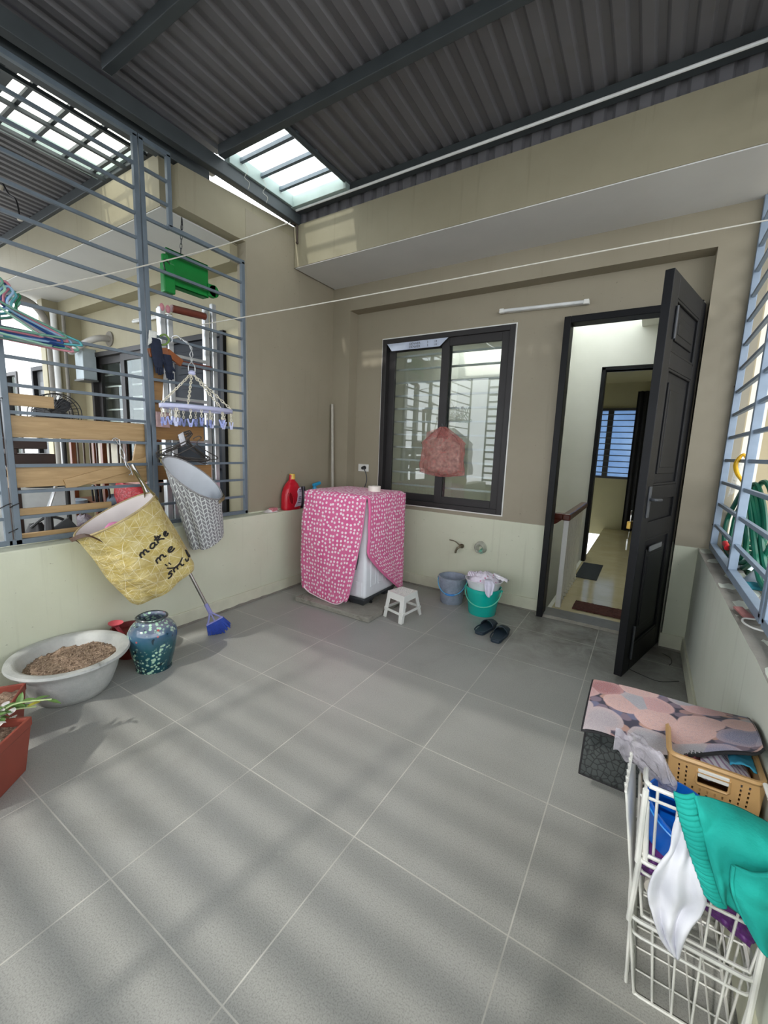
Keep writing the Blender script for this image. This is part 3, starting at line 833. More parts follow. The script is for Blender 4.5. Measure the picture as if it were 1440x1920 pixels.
# the next house along, white
struct(wall_openings('wall_far_house', 1.92, 2.02, -9.5, NX0-.1, 0, 3.4, [(-6.45, -5.65, 0, 2.14), (-7.9, -7.0, .8, 2.13)], m_plain_wall('white_render', '#d9dad8', '#e2e3e1', .0)))
struct(MB().box(-9.5, NX0-.1, YF-.1, 2.0, -.12, -.002).build('floor_far_terrace', CONC))
d4 = sempty('door_4', (-6.05, 1.92, 0), 'dark grey door of the white house beyond')
m = MB(); m.box(-6.45, -6.40, 1.89, 2.0, 0, 2.14); m.box(-5.70, -5.65, 1.89, 2.0, 0, 2.14); m.box(-6.40, -5.70, 1.89, 2.0, 2.09, 2.14); m.build('door_frame', BLACKP, d4)
m = MB(); m.box(-6.40, -5.70, 1.94, 1.98, .01, 2.09); m.box(-6.30, -5.80, 1.93, 1.945, 1.15, 1.95); m.box(-6.30, -5.80, 1.93, 1.945, .2, 1.0); m.build('door_leaf', basic('dark_grey_door_wood', '#45484a', .4), d4, bevel=.004)
w4 = sempty('window_4', (-7.45, 1.92, .8), 'dark framed window of the white house beyond')
m = MB(); frame_rect(m, -7.9, -7.0, .8, 2.13, 1.9, 1.98, .05); m.box(-7.48, -7.42, 1.9, 1.98, .85, 2.08); m.build('window_frame', ALUBR, w4)
MB().box(-7.85, -7.05, 1.95, 1.955, .85, 2.08).build('pane', GLASSD, w4)
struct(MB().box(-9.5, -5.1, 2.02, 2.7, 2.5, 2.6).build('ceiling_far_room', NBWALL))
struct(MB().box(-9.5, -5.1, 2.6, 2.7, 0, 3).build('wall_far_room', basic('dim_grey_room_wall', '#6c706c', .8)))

# ---- right-hand neighbour: low flat slab and the cream facade set further back
struct(MB().box(1.14, 3.4, YF, 3.6, .3, .672).build('floor_right_ledge', m_concrete('pale_ledge_render', '#a7a296', '#b6b1a4')))
struct(MB().box(1.10, 4.5, 3.6, 3.7, .0, 4.2).build('wall_right_house', m_plain_wall('sandy_house_paint', '#9c9074', '#a69a7e', .05)))
struct(MB().box(1.12, 1.145, 2.90, 3.6, .0, 3.3).build('wall_right_return', m_plain_wall('sandy_return_paint', '#a89c80', '#b0a488', .05)))
struct(MB().box(-40, 40, -60, 12, -6.6, -6.5).build('ground_street', m_concrete('street_asphalt', '#7c7b77', '#8c8b87')))

# ---- the terrace's steel grilles: each welded panel is one thing
def grille(name, label, loc, posts, bars, bw=.016, pw=.026, mat=None):
    mat = mat or STEEL
    g = thing(name, label, 'grille', loc, 'steel security grilles round the terrace')
    for a, b in posts: MB().bar(a, b, pw, pw, (1, 0, 0)).build('post', mat, g, bevel=.002)
    for a, b in bars: MB().bar(a, b, bw, bw).build('bar', mat, g)
    return g
GX = -1.992
ZB = [.835+.131*k for k in range(17)]
# panel between y=.30 and .985, reaching up to the rafter
grille('steel_grille', 'tall blue-grey steel grille with wooden planks tied behind it', (GX, .64, .70),
       [((GX, .30, .70), (GX, .30, 2.95)), ((GX, .980, .70), (GX, .980, 2.95)), ((GX, .26, .712), (GX, .995, .712)), ((GX, .28, 2.95), (GX, .995, 2.95))],
       [((GX, .31, z), (GX, .975, z)) for z in ZB if z < 2.9])
grille('steel_grille', 'stepped blue-grey steel grille beside the cream pillar, behind the peg dryer', (GX, 1.38, .70),
       [((GX, 1.014, .70), (GX, 1.014, 2.95)), ((GX, 1.722, .70), (GX, 1.722, 2.55)), ((GX, 1.0, .712), (GX, 1.735, .712)),
        ((GX, 1.16, 2.548), (GX, 1.735, 2.548)), ((GX, 1.178, 2.55), (GX, 1.178, 2.95)), ((GX, 1.0, 2.95), (GX, 1.19, 2.95))],
       [((GX, 1.02, z), (GX, 1.715, z)) for z in ZB if z < 2.45] + [((GX, 1.02, z), (GX, 1.17, z)) for z in ZB if 2.5 < z < 2.9])
grille('steel_grille', 'blue-grey steel grille behind the bundle of coloured hangers', (GX, -.2, .70),
       [((GX, .262, .70), (GX, .262, 2.95)), ((GX, -.60, .70), (GX, -.60, 2.95)), ((GX, -.61, .712), (GX, .25, .712)), ((GX, -.61, 2.95), (GX, .25, 2.95))],
       [((GX, -.60, z), (GX, .255, z)) for z in ZB if z < 2.9])
RX = 1.062
grille('steel_grille', 'right-hand blue-grey steel grille standing on the low wall by the door', (RX, 1.9, .72),
       [((RX, y, .73), (RX, y, 2.94)) for y in (2.742, 2.045, 1.35)] + [((RX, 2.75, .73), (RX, 1.34, .73)), ((RX, 2.75, 2.93), (RX, 1.34, 2.93))],
       [((RX, 2.74, z), (RX, 1.35, z)) for z in [.86+.131*k for k in range(16)]], .017, .034, STEELR)
grille('steel_grille', 'right-hand blue-grey steel grille beside the wire basket stack', (RX, .2, .72),
       [((RX, y, .73), (RX, y, 2.94)) for y in (1.30, .60, -.1, -1.3)] + [((RX, 1.31, .73), (RX, -1.3, .73)), ((RX, 1.31, 2.93), (RX, -1.3, 2.93))],
       [((RX, 1.30, z), (RX, -1.3, z)) for z in [.86+.131*k for k in range(16)]], .017, .034, STEELR)
FY_ = YF-.05
grille('steel_grille', 'front blue-grey steel grille along the open street side', (-.4, FY_, .60),
       [((x, FY_, .60), (x, FY_, 2.60)) for x in (-1.98, -1.2, -.42, .36, 1.1)] + [((-1.98, FY_, .62), (1.1, FY_, .62)), ((-1.98, FY_, 2.57), (1.1, FY_, 2.57))],
       [((-1.97, FY_, z), (1.09, FY_, z)) for z in [.72+.131*k for k in range(14)]], .034, .030)
# ------------------------------------------------------------------ THINGS ON THE TERRACE
# --- washing machine on its concrete plinth, and its pink dust cover
m = MB(); m.box(-1.625, -.905, 1.90, 2.56, 0, .038)
struct(m.build('trim_6', CONC, bevel=.006), 'low concrete plinth under the washing machine')
wm = thing('washing_machine', 'white top-loading washing machine under a pink dotted cover', 'washing machine', (-1.31, 2.29, .038))
x0, x1, y0, y1 = -1.590, -1.035, 2.035, 2.545
b_ = MB(); b_.box(x0, x1, y0, y1, .105, .86).build('body', WHITEM, wm, bevel=.022, seg=4)
for i in range(4):                                             # pressed ribs on the side wall
    yy = y0+.085+i*.105
    loop = smooth_path([(x1+.0005, yy, .20), (x1+.0005, yy+.045, .20), (x1+.0005, yy+.058, .24), (x1+.0005, yy+.058, .70), (x1+.0005, yy+.045, .74), (x1+.0005, yy, .74), (x1+.0005, yy-.013, .70), (x1+.0005, yy-.013, .24)], 4, True)
    MB().tube(loop, .0035, 6, True).build('pressed_rib', WHITEM, wm, smooth=True)
MB().box(x1-.085, x1-.03, y0-.004, y0+.002, .125, .235).build('filter_hatch', WHITEM, wm, bevel=.003)
m = MB(); m.box(x0+.01, x1-.01, y0+.01, y1-.01, .085, .108); m.build('base', DGREY, wm, bevel=.006)
for sx, sy in ((x0+.10, y0+.10), (x1-.10, y0+.10), (x0+.10, y1-.10), (x1-.10, y1-.10)):
    MB().obox((sx, sy, .068), (.17, .17, .06), None, .72).build('foot', DGREY, wm, bevel=.008)
for sx, sy in ((x1-.05, y0+.05), (x1-.03, y0+.13)):
    MB().lathe([(0, 0), (.013, 0), (.014, .012), (.006, .014), (.006, .022), (0, .022)], (sx, sy, .039), 10).build('levelling_screw', BLACK, wm, smooth=True)
MB().box(x0+.01, x1-.01, y0+.01, y1-.01, .86, .885).build('lid', WHITEM, wm, bevel=.01)
MB().tube(smooth_path([(x1-.075, y0-.012, .56), (x1-.06, y0-.016, .50), (x1-.065, y0-.016, .40), (x1-.085, y0-.012, .33)], 6), .006, 8).build('drain_hose', DGREY, wm, smooth=True)
PINK = m_pink()
cv = thing('washing_machine_cover', 'pink washing machine cover with white dots, one corner flap hanging open', 'cover', (-1.31, 2.29, .06))
cx0, cx1, cy0, cy1, CT = -1.628, -1.018, 2.012, 2.560, .900
def topf(u, v):
    x = cx0+(cx1-cx0)*u; y = cy0+(cy1-cy0)*v
    e = min(u, 1-u, v, 1-v)
    return V(x, y, CT + .004*nz((u*5, v*5, 0)) - .016*max(0, 1-e/.05)**2 + .012*math.sin(PI*u)*math.sin(PI*v))
# front sheet: flares slightly and its right edge is pulled back from the corner towards the hem
def frontf(u, v):
    z = CT-.012 - v*(CT-.075 + .035*math.sin(u*3.0)*u)
    right = cx1-.012 - .11*v**1.15 if v > 0 else cx1-.012
    x = cx0 - .022*math.sin(PI*v)*(1-u) + (right - (cx0))*u
    y = cy0 - .004 - .030*v - .014*math.sin(v*4.0)*math.sin(u*5.0) - .012*nz((u*4, v*5, 2)) - .020*v*u
    if v > .93: x += (.5-u)*.05*(v-.93)/.07
    return V(x, y, z + (.045*(abs(u-.5)*2)**6 if v > .99 else 0))
def sidef(u, v):                                               # right side (facing +x): its front edge folds away below mid height
    z = CT-.012 - v*(CT-.10)
    yfr = cy0+.006
    if v > .52: yfr += .56*((v-.52)/.48)**1.1*.83
    y = yfr + (cy1-yfr)*u
    x = cx1 + .004 + .020*v*(1-.4*u) + .012*nz((u*4, v*6, 7)) + .010*math.sin(v*7)*(1-u)
    return V(x, y, z)
def backf(u, v):
    return V(cx1+.004+(cx0-cx1)*u, cy1+.004+.008*nz((u*5, v*5, 4)), CT-.012-v*(CT-.10))
def leftf(u, v):
    return V(cx0-.004-.02*v, cy1+(cy0-cy1)*u, CT-.012-v*(CT-.10))
for nm, fn in (('top_panel', topf), ('front_panel', frontf), ('side_panel', sidef), ('back_panel', backf), ('side_panel', leftf)):
    MB().grid(fn, 26, 30).build(nm, PINK, cv, smooth=True, thick=.004, angle=180)
# rolled edge of the open flap, lying on the stool
PINKP = basic('plain_pink_binding', '#dc7ea6', .8, 0, .1, 20)
edge = [sidef(0, v/24) for v in range(0, 25)] 
MB().tube([p+V(.004, -.004, 0) for p in edge], .010, 8).build('flap_binding', PINK, cv, smooth=True)
MB().tube([frontf(1, v/20)+V(.0, -.002, 0) for v in range(21)], .005, 6).build('binding', PINKP, cv, smooth=True)
MB().tube([frontf(u/24, 1) for u in range(25)], .005, 6).build('binding', basic('pale_pink_binding', '#ead0da', .8), cv, smooth=True)
fl0 = sidef(0, .86)
# white roll standing on the cover
m = MB(); m.lathe([(.020, 0), (.050, 0), (.050, .045), (.020, .045), (.020, 0)], (-1.155, 2.30, .905), 28)
tag(m.build('paper_roll', basic('off_white_paper', '#e0dbd0', .8), smooth=True), 'short off-white roll standing on the pink machine cover', 'roll')
# --- white plastic stool
st = thing('plastic_stool', 'low white plastic stool beside the washing machine', 'stool', (-.775, 2.17, 0))
top = [(-.872, 2.100), (-.706, 2.058), (-.694, 2.238), (-.835, 2.250)]
foot = [(-.894, 2.080), (-.700, 2.020), (-.672, 2.285), (-.858, 2.320)]
ct = V(-.775, 2.163, .196)
m = MB()
def quadlerp(Q, u, v): return lerp(lerp((*Q[0], 0), (*Q[1], 0), u), lerp((*Q[3], 0), (*Q[2], 0), u), v)
N = 15
m.grid(lambda u, v: quadlerp(top, u, v)+V(0, 0, .196), N, N, skip=lambda i, j: (1 < i < N-2 and 1 < j < N-2 and i % 2 == 0 and j % 2 == 0))
m.merge(); m.build('seat', WHITEP, st, thick=.006, bevel=.001)
for k in range(4):
    a, b = top[k], top[(k+1) % 4]; fa, fb = foot[k], foot[(k+1) % 4]
    m = MB(); m.prism([(a[0], a[1], .196), (b[0], b[1], .196), (*lerp((*b, .196), (*fb, 0), .22)[:2], .150), (*lerp((*a, .196), (*fa, 0), .22)[:2], .150)], (ct - V((a[0]+b[0])/2, (a[1]+b[1])/2, .196)).normalized()*.006)
    m.build('apron', WHITEP, st, bevel=.002)
    m = MB()
    p = lerp((*a, .196), (*fa, 0), .66); q = lerp((*b, .196), (*fb, 0), .66)
    m.bar(p, q, .010, .018); m.build('stretcher', WHITEP, st, bevel=.002)
for k in range(4):
    t_, f_ = V(*top[k], .194), V(*foot[k], .0)
    e1 = (V(*top[(k+1) % 4], 0) - V(*top[k], 0)).normalized(); e0 = (V(*top[k-1], 0) - V(*top[k], 0)).normalized()
    m = MB()
    for w, zz in ((1, 0),):
        pts_t = [t_, t_+e1*.042, t_+e1*.036+e0*.008, t_+e1*.008+e0*.008, t_+e0*.036+e1*.008, t_+e0*.042]
        pts_f = [f_, f_+e1*.034, f_+e1*.030+e0*.008, f_+e1*.008+e0*.008, f_+e0*.030+e1*.008, f_+e0*.034]
    A = [m.bm.verts.new(x) for x in pts_t]; B = [m.bm.verts.new(x) for x in pts_f]
    m.bm.faces.new(A); m.bm.faces.new(list(reversed(B)))
    for i in range(6): m.bm.faces.new((A[i], A[(i+1) % 6], B[(i+1) % 6], B[i]))
    m.build('leg', WHITEP, st, bevel=.003)
    MB().tube([f_+e1*.034+V(0, 0, .006)-e0*.002, f_+e0*.034+V(0, 0, .006)-e1*.002], .006, 6).build('foot', WHITEP, st) if False else None
# --- buckets
def bucket(name, label, c, rb, rt, h, mat, hmat, hang, grip=None):
    b = thing(name, label, 'bucket', (c[0], c[1], 0), 'buckets by the taps')
    pr = [(0, .004), (rb-.006, .004), (rb, .010), (rb, .0), (rb+.003, .004), (rb+(rt-rb)*.86, h*.86), (rb+(rt-rb)*.86+.006, h*.87), (rb+(rt-rb)*.88+.006, h*.895), (rt, h-.004), (rt+.006, h), (rt-.003, h), (rb-.008, .012), (0, .012)]
    MB().lathe(pr, (c[0], c[1], 0), 48).build('body', mat, b, smooth=True, angle=50)
    ca, sa = math.cos(hang), math.sin(hang)
    pts = []
    for k in range(21):
        a = PI*k/20
        lx = math.cos(a)*(rt+.006); dr = math.sin(a)
        pts.append(V(c[0]+ca*lx+sa*(-1)*(-(rt*.0+.004+dr*(rb+(rt-rb)*(1-.55*dr)+.002) ))*1.0, c[1]+sa*lx-ca*(.004+dr*(rb+(rt-rb)*(1-.55*dr)+.002)), h*.90-dr*h*.50))
    hd = MB().tube(pts, .0042, 8).build('handle', hmat, b, smooth=True)
    if grip: MB().tube(pts[8:13], .0085, 8).build('grip', grip, hd, smooth=True)
    for s in (-1, 1):
        MB().ball((c[0]+ca*s*(rt+.006), c[1]+sa*s*(rt+.006), h*.90), .010, 10, 6).build('handle_lug', mat, b, smooth=True)
    return b
bucket('plastic_bucket', 'empty translucent grey-blue bucket with a blue handle, under the tap', (-.600, 2.685), .088, .112, .222, m_bag('grey_blue_plastic', '#a3aebf', .0, .4), basic('sky_blue_plastic', '#58a6d6', .4), .25, basic('bright_blue_plastic', '#2f7fc4', .4))
bucket('plastic_bucket', 'teal green bucket holding a white basin full of laundry', (-.310, 2.612), .102, .132, .215, basic('teal_plastic', '#12b3a4', .22, 0, .05), basic('mint_plastic', '#66d0b4', .4), .22)
m = MB(); m.lathe([(0, .16), (.085, .16), (.125, .245), (.150, .278), (.156, .276), (.153, .270), (.128, .238), (.09, .166), (0, .166)][::-1], (-.310, 2.612, 0), 40)
m = MB(); m.lathe([(0, .150), (.095, .150), (.128, .262), (.142, .280), (.146, .277), (.133, .255), (.122, .225), (.098, .143), (0, .143)], (-.310, 2.612, 0), 48)
tag(m.build('washing_basin', basic('white_basin_plastic', '#e9ebee', .3), smooth=True, angle=60), 'white basin set in the teal bucket', 'basin')
FLOR = m_floral()
def heap(u, v):
    a = 2*PI*u; r = .118*v
    p = V(-.310+r*math.cos(a), 2.612+r*math.sin(a), .262+.062*(1-v**2.2)+.020*nz((math.cos(a)*v*4, math.sin(a)*v*4, 3))+.012*nz((math.cos(a)*v*9, math.sin(a)*v*9, 8)))
    return p
m = MB(); m.grid(heap, 48, 18, True)
lh = m.build('laundry_garment', FLOR, smooth=True, angle=180, thick=.004); tag(lh, 'crumpled white laundry with pink trim heaped in the white basin', 'laundry')
def flap(u, v):
    th = -.98 + .52*(u-.5)*(1.0-.55*abs(v-.35))
    r = .10+.055*min(1, v*3.0)-.006*v + .006*math.sin(u*14)*v
    z = .300-.004*u - max(0, v-.18)*.145*(1-.9*(abs(u-.5))**2) + .02*max(0, .2-v)
    return V(-.310+r*math.cos(th), 2.612+r*math.sin(th), z)
m = MB(); m.grid(flap, 16, 22)
tag(m.build('cotton_garment', basic('lilac_white_cotton', '#dcd9ea', .85, 0, .06, 30, .4, 50), smooth=True, angle=180, thick=.004), 'pale lilac garment hanging over the rim of the white basin', 'garment')
m = MB(); m.grid(lambda u, v: V(-.255+.115*u, 2.665+.05*(v-.5)+.012*nz((u*6, v*6, 1)), .292+.028*math.sin(PI*v)*(1-.5*u)+.010*nz((u*8, v*8, 6))-.02*u), 16, 12)
tag(m.build('lace_cloth', basic('white_lace', '#ece9ee', .9, 0, .1, 60, .6, 120), smooth=True, angle=180, thick=.004), 'white frilly cloth sticking out of the basin on the door side', 'cloth')
m = MB(); m.grid(lambda u, v: V(-.435+.07*u, 2.60+.06*(v-.5), .285+.026*math.sin(PI*v)+.012*nz((u*9, v*9, 2))+.010*u), 14, 12)
tag(m.build('frilled_cloth', m_stripes(), smooth=True, angle=180, thick=.004), 'white frilled cloth sticking out of the basin towards the grey bucket', 'cloth')
# --- slippers
NAVY = basic('dark_blue_foam', '#24333f', .55, 0, .1, 30, .2, 60)
def slipper(label, c, ang):
    s = thing('slipper', label, 'slipper', (c[0], c[1], 0), 'pair of dark blue slippers')
    R = Matrix.Rotation(ang, 3, 'Z'); C = V(c[0], c[1], 0)
    out = [(-.033, -.105), (-.018, -.122), (.012, -.123), (.032, -.108), (.040, -.03), (.047, .04), (.040, .095), (.015, .118), (-.015, .118), (-.040, .092), (-.046, .035), (-.040, -.03)]
    out = [(p.x, p.y) for p in smooth_path([(a, b, 0) for a, b in out], 4, True)]
    MB().prism([C + R @ V(a, b, 0) for a, b in out], (0, 0, .022)).build('sole', NAVY, s, bevel=.006)
    def strap(u, v):
        x = -.047+.094*u; y = .012+.095*v
        k = 1-.55*v
        return C + R @ V(x*(1-.15*v), y, .020 + .048*k*(max(0, math.sin(PI*u))**.6))
    MB().grid(strap, 18, 10).build('upper', NAVY, s, smooth=True, thick=.006, angle=180)
    lip = smooth_path([(-.040, .0, .024), (-.044, -.05, .028), (-.034, -.112, .027), (.0, -.124, .027), (.034, -.110, .027), (.043, -.05, .028), (.043, .0, .024)], 5)
    MB().tube([C + R @ p for p in lip], .0045, 6).build('rim', NAVY, s, smooth=True)
slipper('dark blue slipper of the pair, next to the teal bucket', (-.178, 2.322), -.10)
slipper('dark blue slipper of the pair, the one towards the doorway', (-.060, 2.268), .02)
# --- taps
tp = thing('water_tap', 'old brass lever tap with long hose nozzle on the cream wall', 'tap', (-.63, YB, .43))
TAPM = basic('tarnished_brass', '#6d6655', .38, .8, .25, 40)
MB().tube([(-.615, YB, .438), (-.615, YB-.055, .438)], .010, 10).build('body', TAPM, tp, smooth=True)
MB().tube(smooth_path([(-.615, YB-.045, .438), (-.635, YB-.055, .425), (-.648, YB-.058, .395), (-.648, YB-.058, .380)], 5), .009, 10).build('spout', TAPM, tp, smooth=True)
MB().tube(smooth_path([(-.615, YB-.05, .445), (-.64, YB-.055, .470), (-.67, YB-.055, .483), (-.712, YB-.055, .487)], 5), [.006]*5+[.005]*11, 8).build('lever', TAPM, tp, smooth=True)
MB().lathe([(0, 0), (.016, 0), (.016, .005), (0, .006)], (0, 0, 0), 16) if False else None
MB().tube([(-.615, YB-.002, .438), (-.615, YB-.008, .438)], .020, 14).build('wall_flange', TAPM, tp, smooth=True)
tp2 = thing('capped_tap', 'tap wrapped in clear plastic with a green plug, above the teal bucket', 'tap', (-.43, YB, .43))
MB().tube([(-.430, YB, .435), (-.430, YB-.050, .425)], .017, 12).build('plug', basic('pale_green_plastic', '#6fae97', .4, 0, .15, 40), tp2, smooth=True)
m = MB(); m.grid(lambda u, v: V(-.445+(.020+.030*v+.012*nz((u*5, v*4, 2)))*math.cos(2*PI*u), YB-.012-.05*math.sin(PI*v)*.9-.012*nz((u*6, v*5, 5)), .445+(.018+.036*v)*math.sin(2*PI*u)+.010*v), 24, 10, True)
m.build('plastic_wrap', m_bag('clear_wrap', '#d3d3c8', .45), tp2, smooth=True, angle=180)
# --- socket with plug and flex
sk_ = thing('wall_socket', 'white wall socket with a black plug above the pink cover', 'socket', (-1.675, YB, 1.05))
MB().box(-1.735, -1.617, YB-.012, YB, 1.018, 1.088).build('plate', WHITEP, sk_, bevel=.003)
MB().tube([(-1.660, YB-.012, 1.055), (-1.660, YB-.050, 1.052)], [.020, .014], 12).build('plug', BLACK, sk_, smooth=True)
MB().tube(smooth_path([(-1.660, YB-.048, 1.052), (-1.635, YB-.058, 1.045), (-1.610, YB-.055, 1.00), (-1.605, YB-.05, .93), (-1.600, YB-.10, .86), (-1.60, YB-.16, .80)], 8), .0045, 8).build('power_cord', DGREY, sk_, smooth=True)
# --- fluorescent tube fitting over the window
tl = thing('tube_lamp', 'slim fluorescent tube lamp on the wall between window and door', 'lamp', (-.11, YB-.02, 2.295))
TUBEM = basic('frosted_tube_glass', '#dcdedd', .2)
a, b = V(-.425, YB-.028, 2.318), V(.200, YB-.028, 2.300)
MB().bar(a+V(0, .016, .0), b+V(0, .016, 0), .018, .022).build('housing', WHITEP, tl, bevel=.003)
MB().tube([lerp(a, b, .05)+V(0, -.012, 0), lerp(a, b, .95)+V(0, -.012, 0)], .0125, 14).build('tube', TUBEM, tl, smooth=True)
for t0, t1 in ((0, .055), (.945, 1)):
    MB().bar(lerp(a, b, t0)+V(0, -.006, 0), lerp(a, b, t1)+V(0, -.006, 0), .034, .032).build('end_cap', WHITEP, tl, bevel=.004)
# --- things on the left sill
RED = basic('red_plastic', '#c01a2c', .28, 0, .06)
db = thing('detergent_bottle', 'red detergent bottle with a yellow cap on the sill by the pink cover', 'bottle', (-1.935, 2.165, .692))
def bot(u, v):
    a = 2*PI*u
    prof = [(0, .93), (.05, 1), (.45, .97), (.62, .84), (.75, .62), (.83, .36), (.86, .30), (.9, .30)]
    zt = v
    r = .3
    for (p0, r0), (p1, r1) in zip(prof, prof[1:]):
        if p0 <= zt <= p1: r = r0+(r1-r0)*(zt-p0)/(p1-p0)
    c_, s_ = math.cos(a), math.sin(a)
    sx, sy = abs(c_)**.65*(1 if c_ >= 0 else -1), abs(s_)**.65*(1 if s_ >= 0 else -1)
    yoff = .018*max(0, zt-.3)
    return V(-1.935+.048*r*sx*(1 if zt < .7 else 1.05), 2.165+.098*r*sy*(1 if zt < .6 else 1-.2*(zt-.6))+yoff, .692+.300*zt)
m = MB(); m.grid(bot, 36, 40, True); bv = [v for v in m.bm.verts if v.co.z < .693]
m.build('body', RED, db, smooth=True, angle=180)
MB().tube([(-1.935, 2.178, .955), (-1.935, 2.179, 1.000)], [.026, .024], 16).build('cap', basic('yellow_cap', '#d9b24b', .4), db, smooth=True)
hr = basic('dark_red_hollow_shade', '#8d0d18', .4)
m = MB(); cpt = [(-1.8855, 2.118+.026*math.cos(a)-.012*math.sin(a), .795+.052*math.sin(a)) for a in [2*PI*k/20 for k in range(20)]]
m.prism(cpt, (.002, 0, 0)); m.build('grip_hollow_shade', hr, db)  # flat darker disc, the grip hollow's shade put into its colour
m = MB(); m.tube(cpt, .005, 6, True); m.build('grip_rim', RED, db, smooth=True)
def label_x(y, z): return -1.8855
lab = [(2.232, .885), (2.205, .875), (2.192, .850), (2.200, .820), (2.192, .770), (2.165, .725), (2.160, .715), (2.240, .722), (2.246, .80), (2.243, .86)]
m = MB(); m.prism([(-1.8872, y, z) for y, z in lab], (.003, 0, 0)); lb = m.build('label', basic('lilac_white_label', '#cfc6d6', .5), db)
for zz, w in ((.866, .030), (.852, .026), (.800, .034), (.786, .036), (.772, .036), (.752, .045)):
    MB().box(-1.8845, -1.8838, 2.243-w, 2.240, zz-.004, zz+.003).build('print', basic('purple_grey_print', '#5a4f6b', .6), lb)
sp = thing('soap_packet', 'crumpled white and pink soap packet on the sill', 'packet', (-1.935, 1.94, .692))
m = MB(); m.grid(lambda u, v: V(-1.97+.07*v, 1.875+.135*u, .694+.028*math.sin(PI*min(1, u*1.1))*math.sin(PI*v)**.5+.008*nz((u*8, v*8, 1))*math.sin(PI*v)), 22, 12); m.build('wrapper', basic('crinkled_white_wrap', '#dcd5d3', .35, 0, .08, 30, .5, 40), sp, smooth=True, angle=180)
MB().obox((-1.925, 1.950, .712), (.045, .070, .030), Matrix.Rotation(.2, 3, 'Z')).build('pink_sachet', basic('pink_sachet', '#c97c84', .5, 0, .25, 60), sp, bevel=.006)
bb = thing('blue_bottle', 'small bright blue bottle behind the pink cover', 'bottle', (-1.90, 2.46, .692))
MB().lathe([(0, 0), (.032, 0), (.034, .01), (.034, .14), (.015, .175), (.013, .19), (0, .19)], (-1.925, 2.46, .692), 20).build('body', basic('sky_blue_bottle', '#2f9fd0', .3), bb, smooth=True)
MB().obox((-1.915, 2.475, .898), (.03, .095, .028), Matrix.Rotation(.2, 3, 'X')).build('trigger', basic('sky_blue_bottle', '#2f9fd0', .3), bb, bevel=.006)
db2 = thing('dark_bottle', 'dark purple bottle between the red bottle and the pink cover', 'bottle', (-1.935, 2.325, .692))
MB().lathe([(0, 0), (.036, 0), (.038, .01), (.038, .13), (.018, .165), (.016, .19), (0, .19)], (-1.942, 2.325, .692), 20).build('body', basic('dark_purple_plastic', '#2c2333', .35), db2, smooth=True)
pp = MB(); pp.tube([(-1.905, 2.700, .70), (-1.962, 2.738, 1.648)], .0135, 12)
tag(pp.build('wooden_pole', basic('pale_grey_wood', '#aaa69a', .7, 0, .1, 20), smooth=True), 'pale grey pole leaning in the corner behind the washing machine', 'pole')
# red carrier bag hung from the window catch
bagm = m_bag('thin_red_plastic', '#c97d76', .50, .3)
bg = thing('carrier_bag', 'translucent red carrier bag hanging on the middle of the window', 'bag', (-.835, YB-.06, 1.04))
def bagf(u, v):
    a = 2*PI*u; h = v
    w = .195*min(1, .10+ (h*2.6)**.9) if h < .38 else .195*(1-.05*math.cos((h-.38)*5))
    w = max(.018, w); d = .052*min(1, .12+h*1.6)*(1-.65*max(0, h-.88)/.12)
    pl_ = .014*math.sin(a*7+h*4)*(1-.3*h) + .012*nz((math.cos(a)*3, math.sin(a)*3, h*5))
    x = -.828+ (w+pl_)*math.cos(a)*(1+.0*h) + .012*h
    return V(x, YB-.064+ (d+pl_*.6)*math.sin(a), 1.445-.405*h + .014*math.cos(a*2)*h)
m = MB(); m.grid(bagf, 60, 34, True)
m.build('bag_skin', bagm, bg, smooth=True, angle=180)
m = MB(); m.grid(lambda u, v: V(-.99+.10*u+.01*nz((u*6, v*6, 1)), YB-.045-.01*v, 1.40-.07*v+.035*u), 8, 6); m.build('bag_ear', bagm, bg, smooth=True)
m = MB(); m.grid(lambda u, v: V(-.76+.105*u, YB-.045-.01*v, 1.385-.06*v-.035*u), 8, 6); m.build('bag_ear', bagm, bg, smooth=True)
def cont(u, v):
    k = max(0, 1-abs(2*v-1)**6)**.5*(1-.12*v)
    a = 2*PI*u
    return V(-.822+(.176*k+.014*nz((math.cos(a)*4, math.sin(a)*4, v*8)))*math.cos(a), YB-.062+.038*math.sin(a)*k, 1.050+.25*v+.05*math.sin(u*13+1)*v+.02*nz((u*8, v*5, 2)))
m = MB(); m.grid(cont, 40, 18, True)
m.build('bag_contents', basic('crumpled_grey_plastic_waste', '#b0a294', .45, 0, .55, 34, 1.0, 44), bg, smooth=True, angle=180)
MB().tube([(-.845, YB-.012, 1.452), (-.845, YB-.055, 1.455), (-.845, YB-.058, 1.47)], .005, 6).build('hook', DGREY, bg, smooth=True)
# washing lines
m = MB(); m.tube(smooth_path([(-1.88, .30, 1.872), (-1.90, .80, 2.145), (-1.93, 1.5, 2.56), (-1.965, 2.20, 3.02)], 10), .0038, 6)
tag(m.build('washing_line', ROPE, smooth=True), 'off-white washing line sloping from the coloured hangers up to the roof corner', 'line')
m = MB(); m.tube(smooth_path([(-1.97, 1.35, 2.02), (-.9, 1.62, 2.115), (.2, 1.93, 2.235), (1.04, 2.20, 2.34)], 12), .0034, 6)
tag(m.build('washing_line', ROPE, smooth=True), 'long off-white washing line across the terrace in front of window and door', 'line')
m = MB(); m.tube([(-1.90, 2.178, 3.075), (2.0, 2.178, 3.075)], .0085, 8)  # white rod stands in for the light gap along the roof edge
tag(m.build('bright_gap_rod', basic('bright_gap_white', '#f0f2f2', .25), smooth=True), 'thin white rod standing in for the bright gap along the roof edge', 'pipe')
hk = thing('rusty_bracket', 'rusty steel bracket at the roof corner over the cream pillar', 'bracket', (-1.955, 2.236, 2.9))
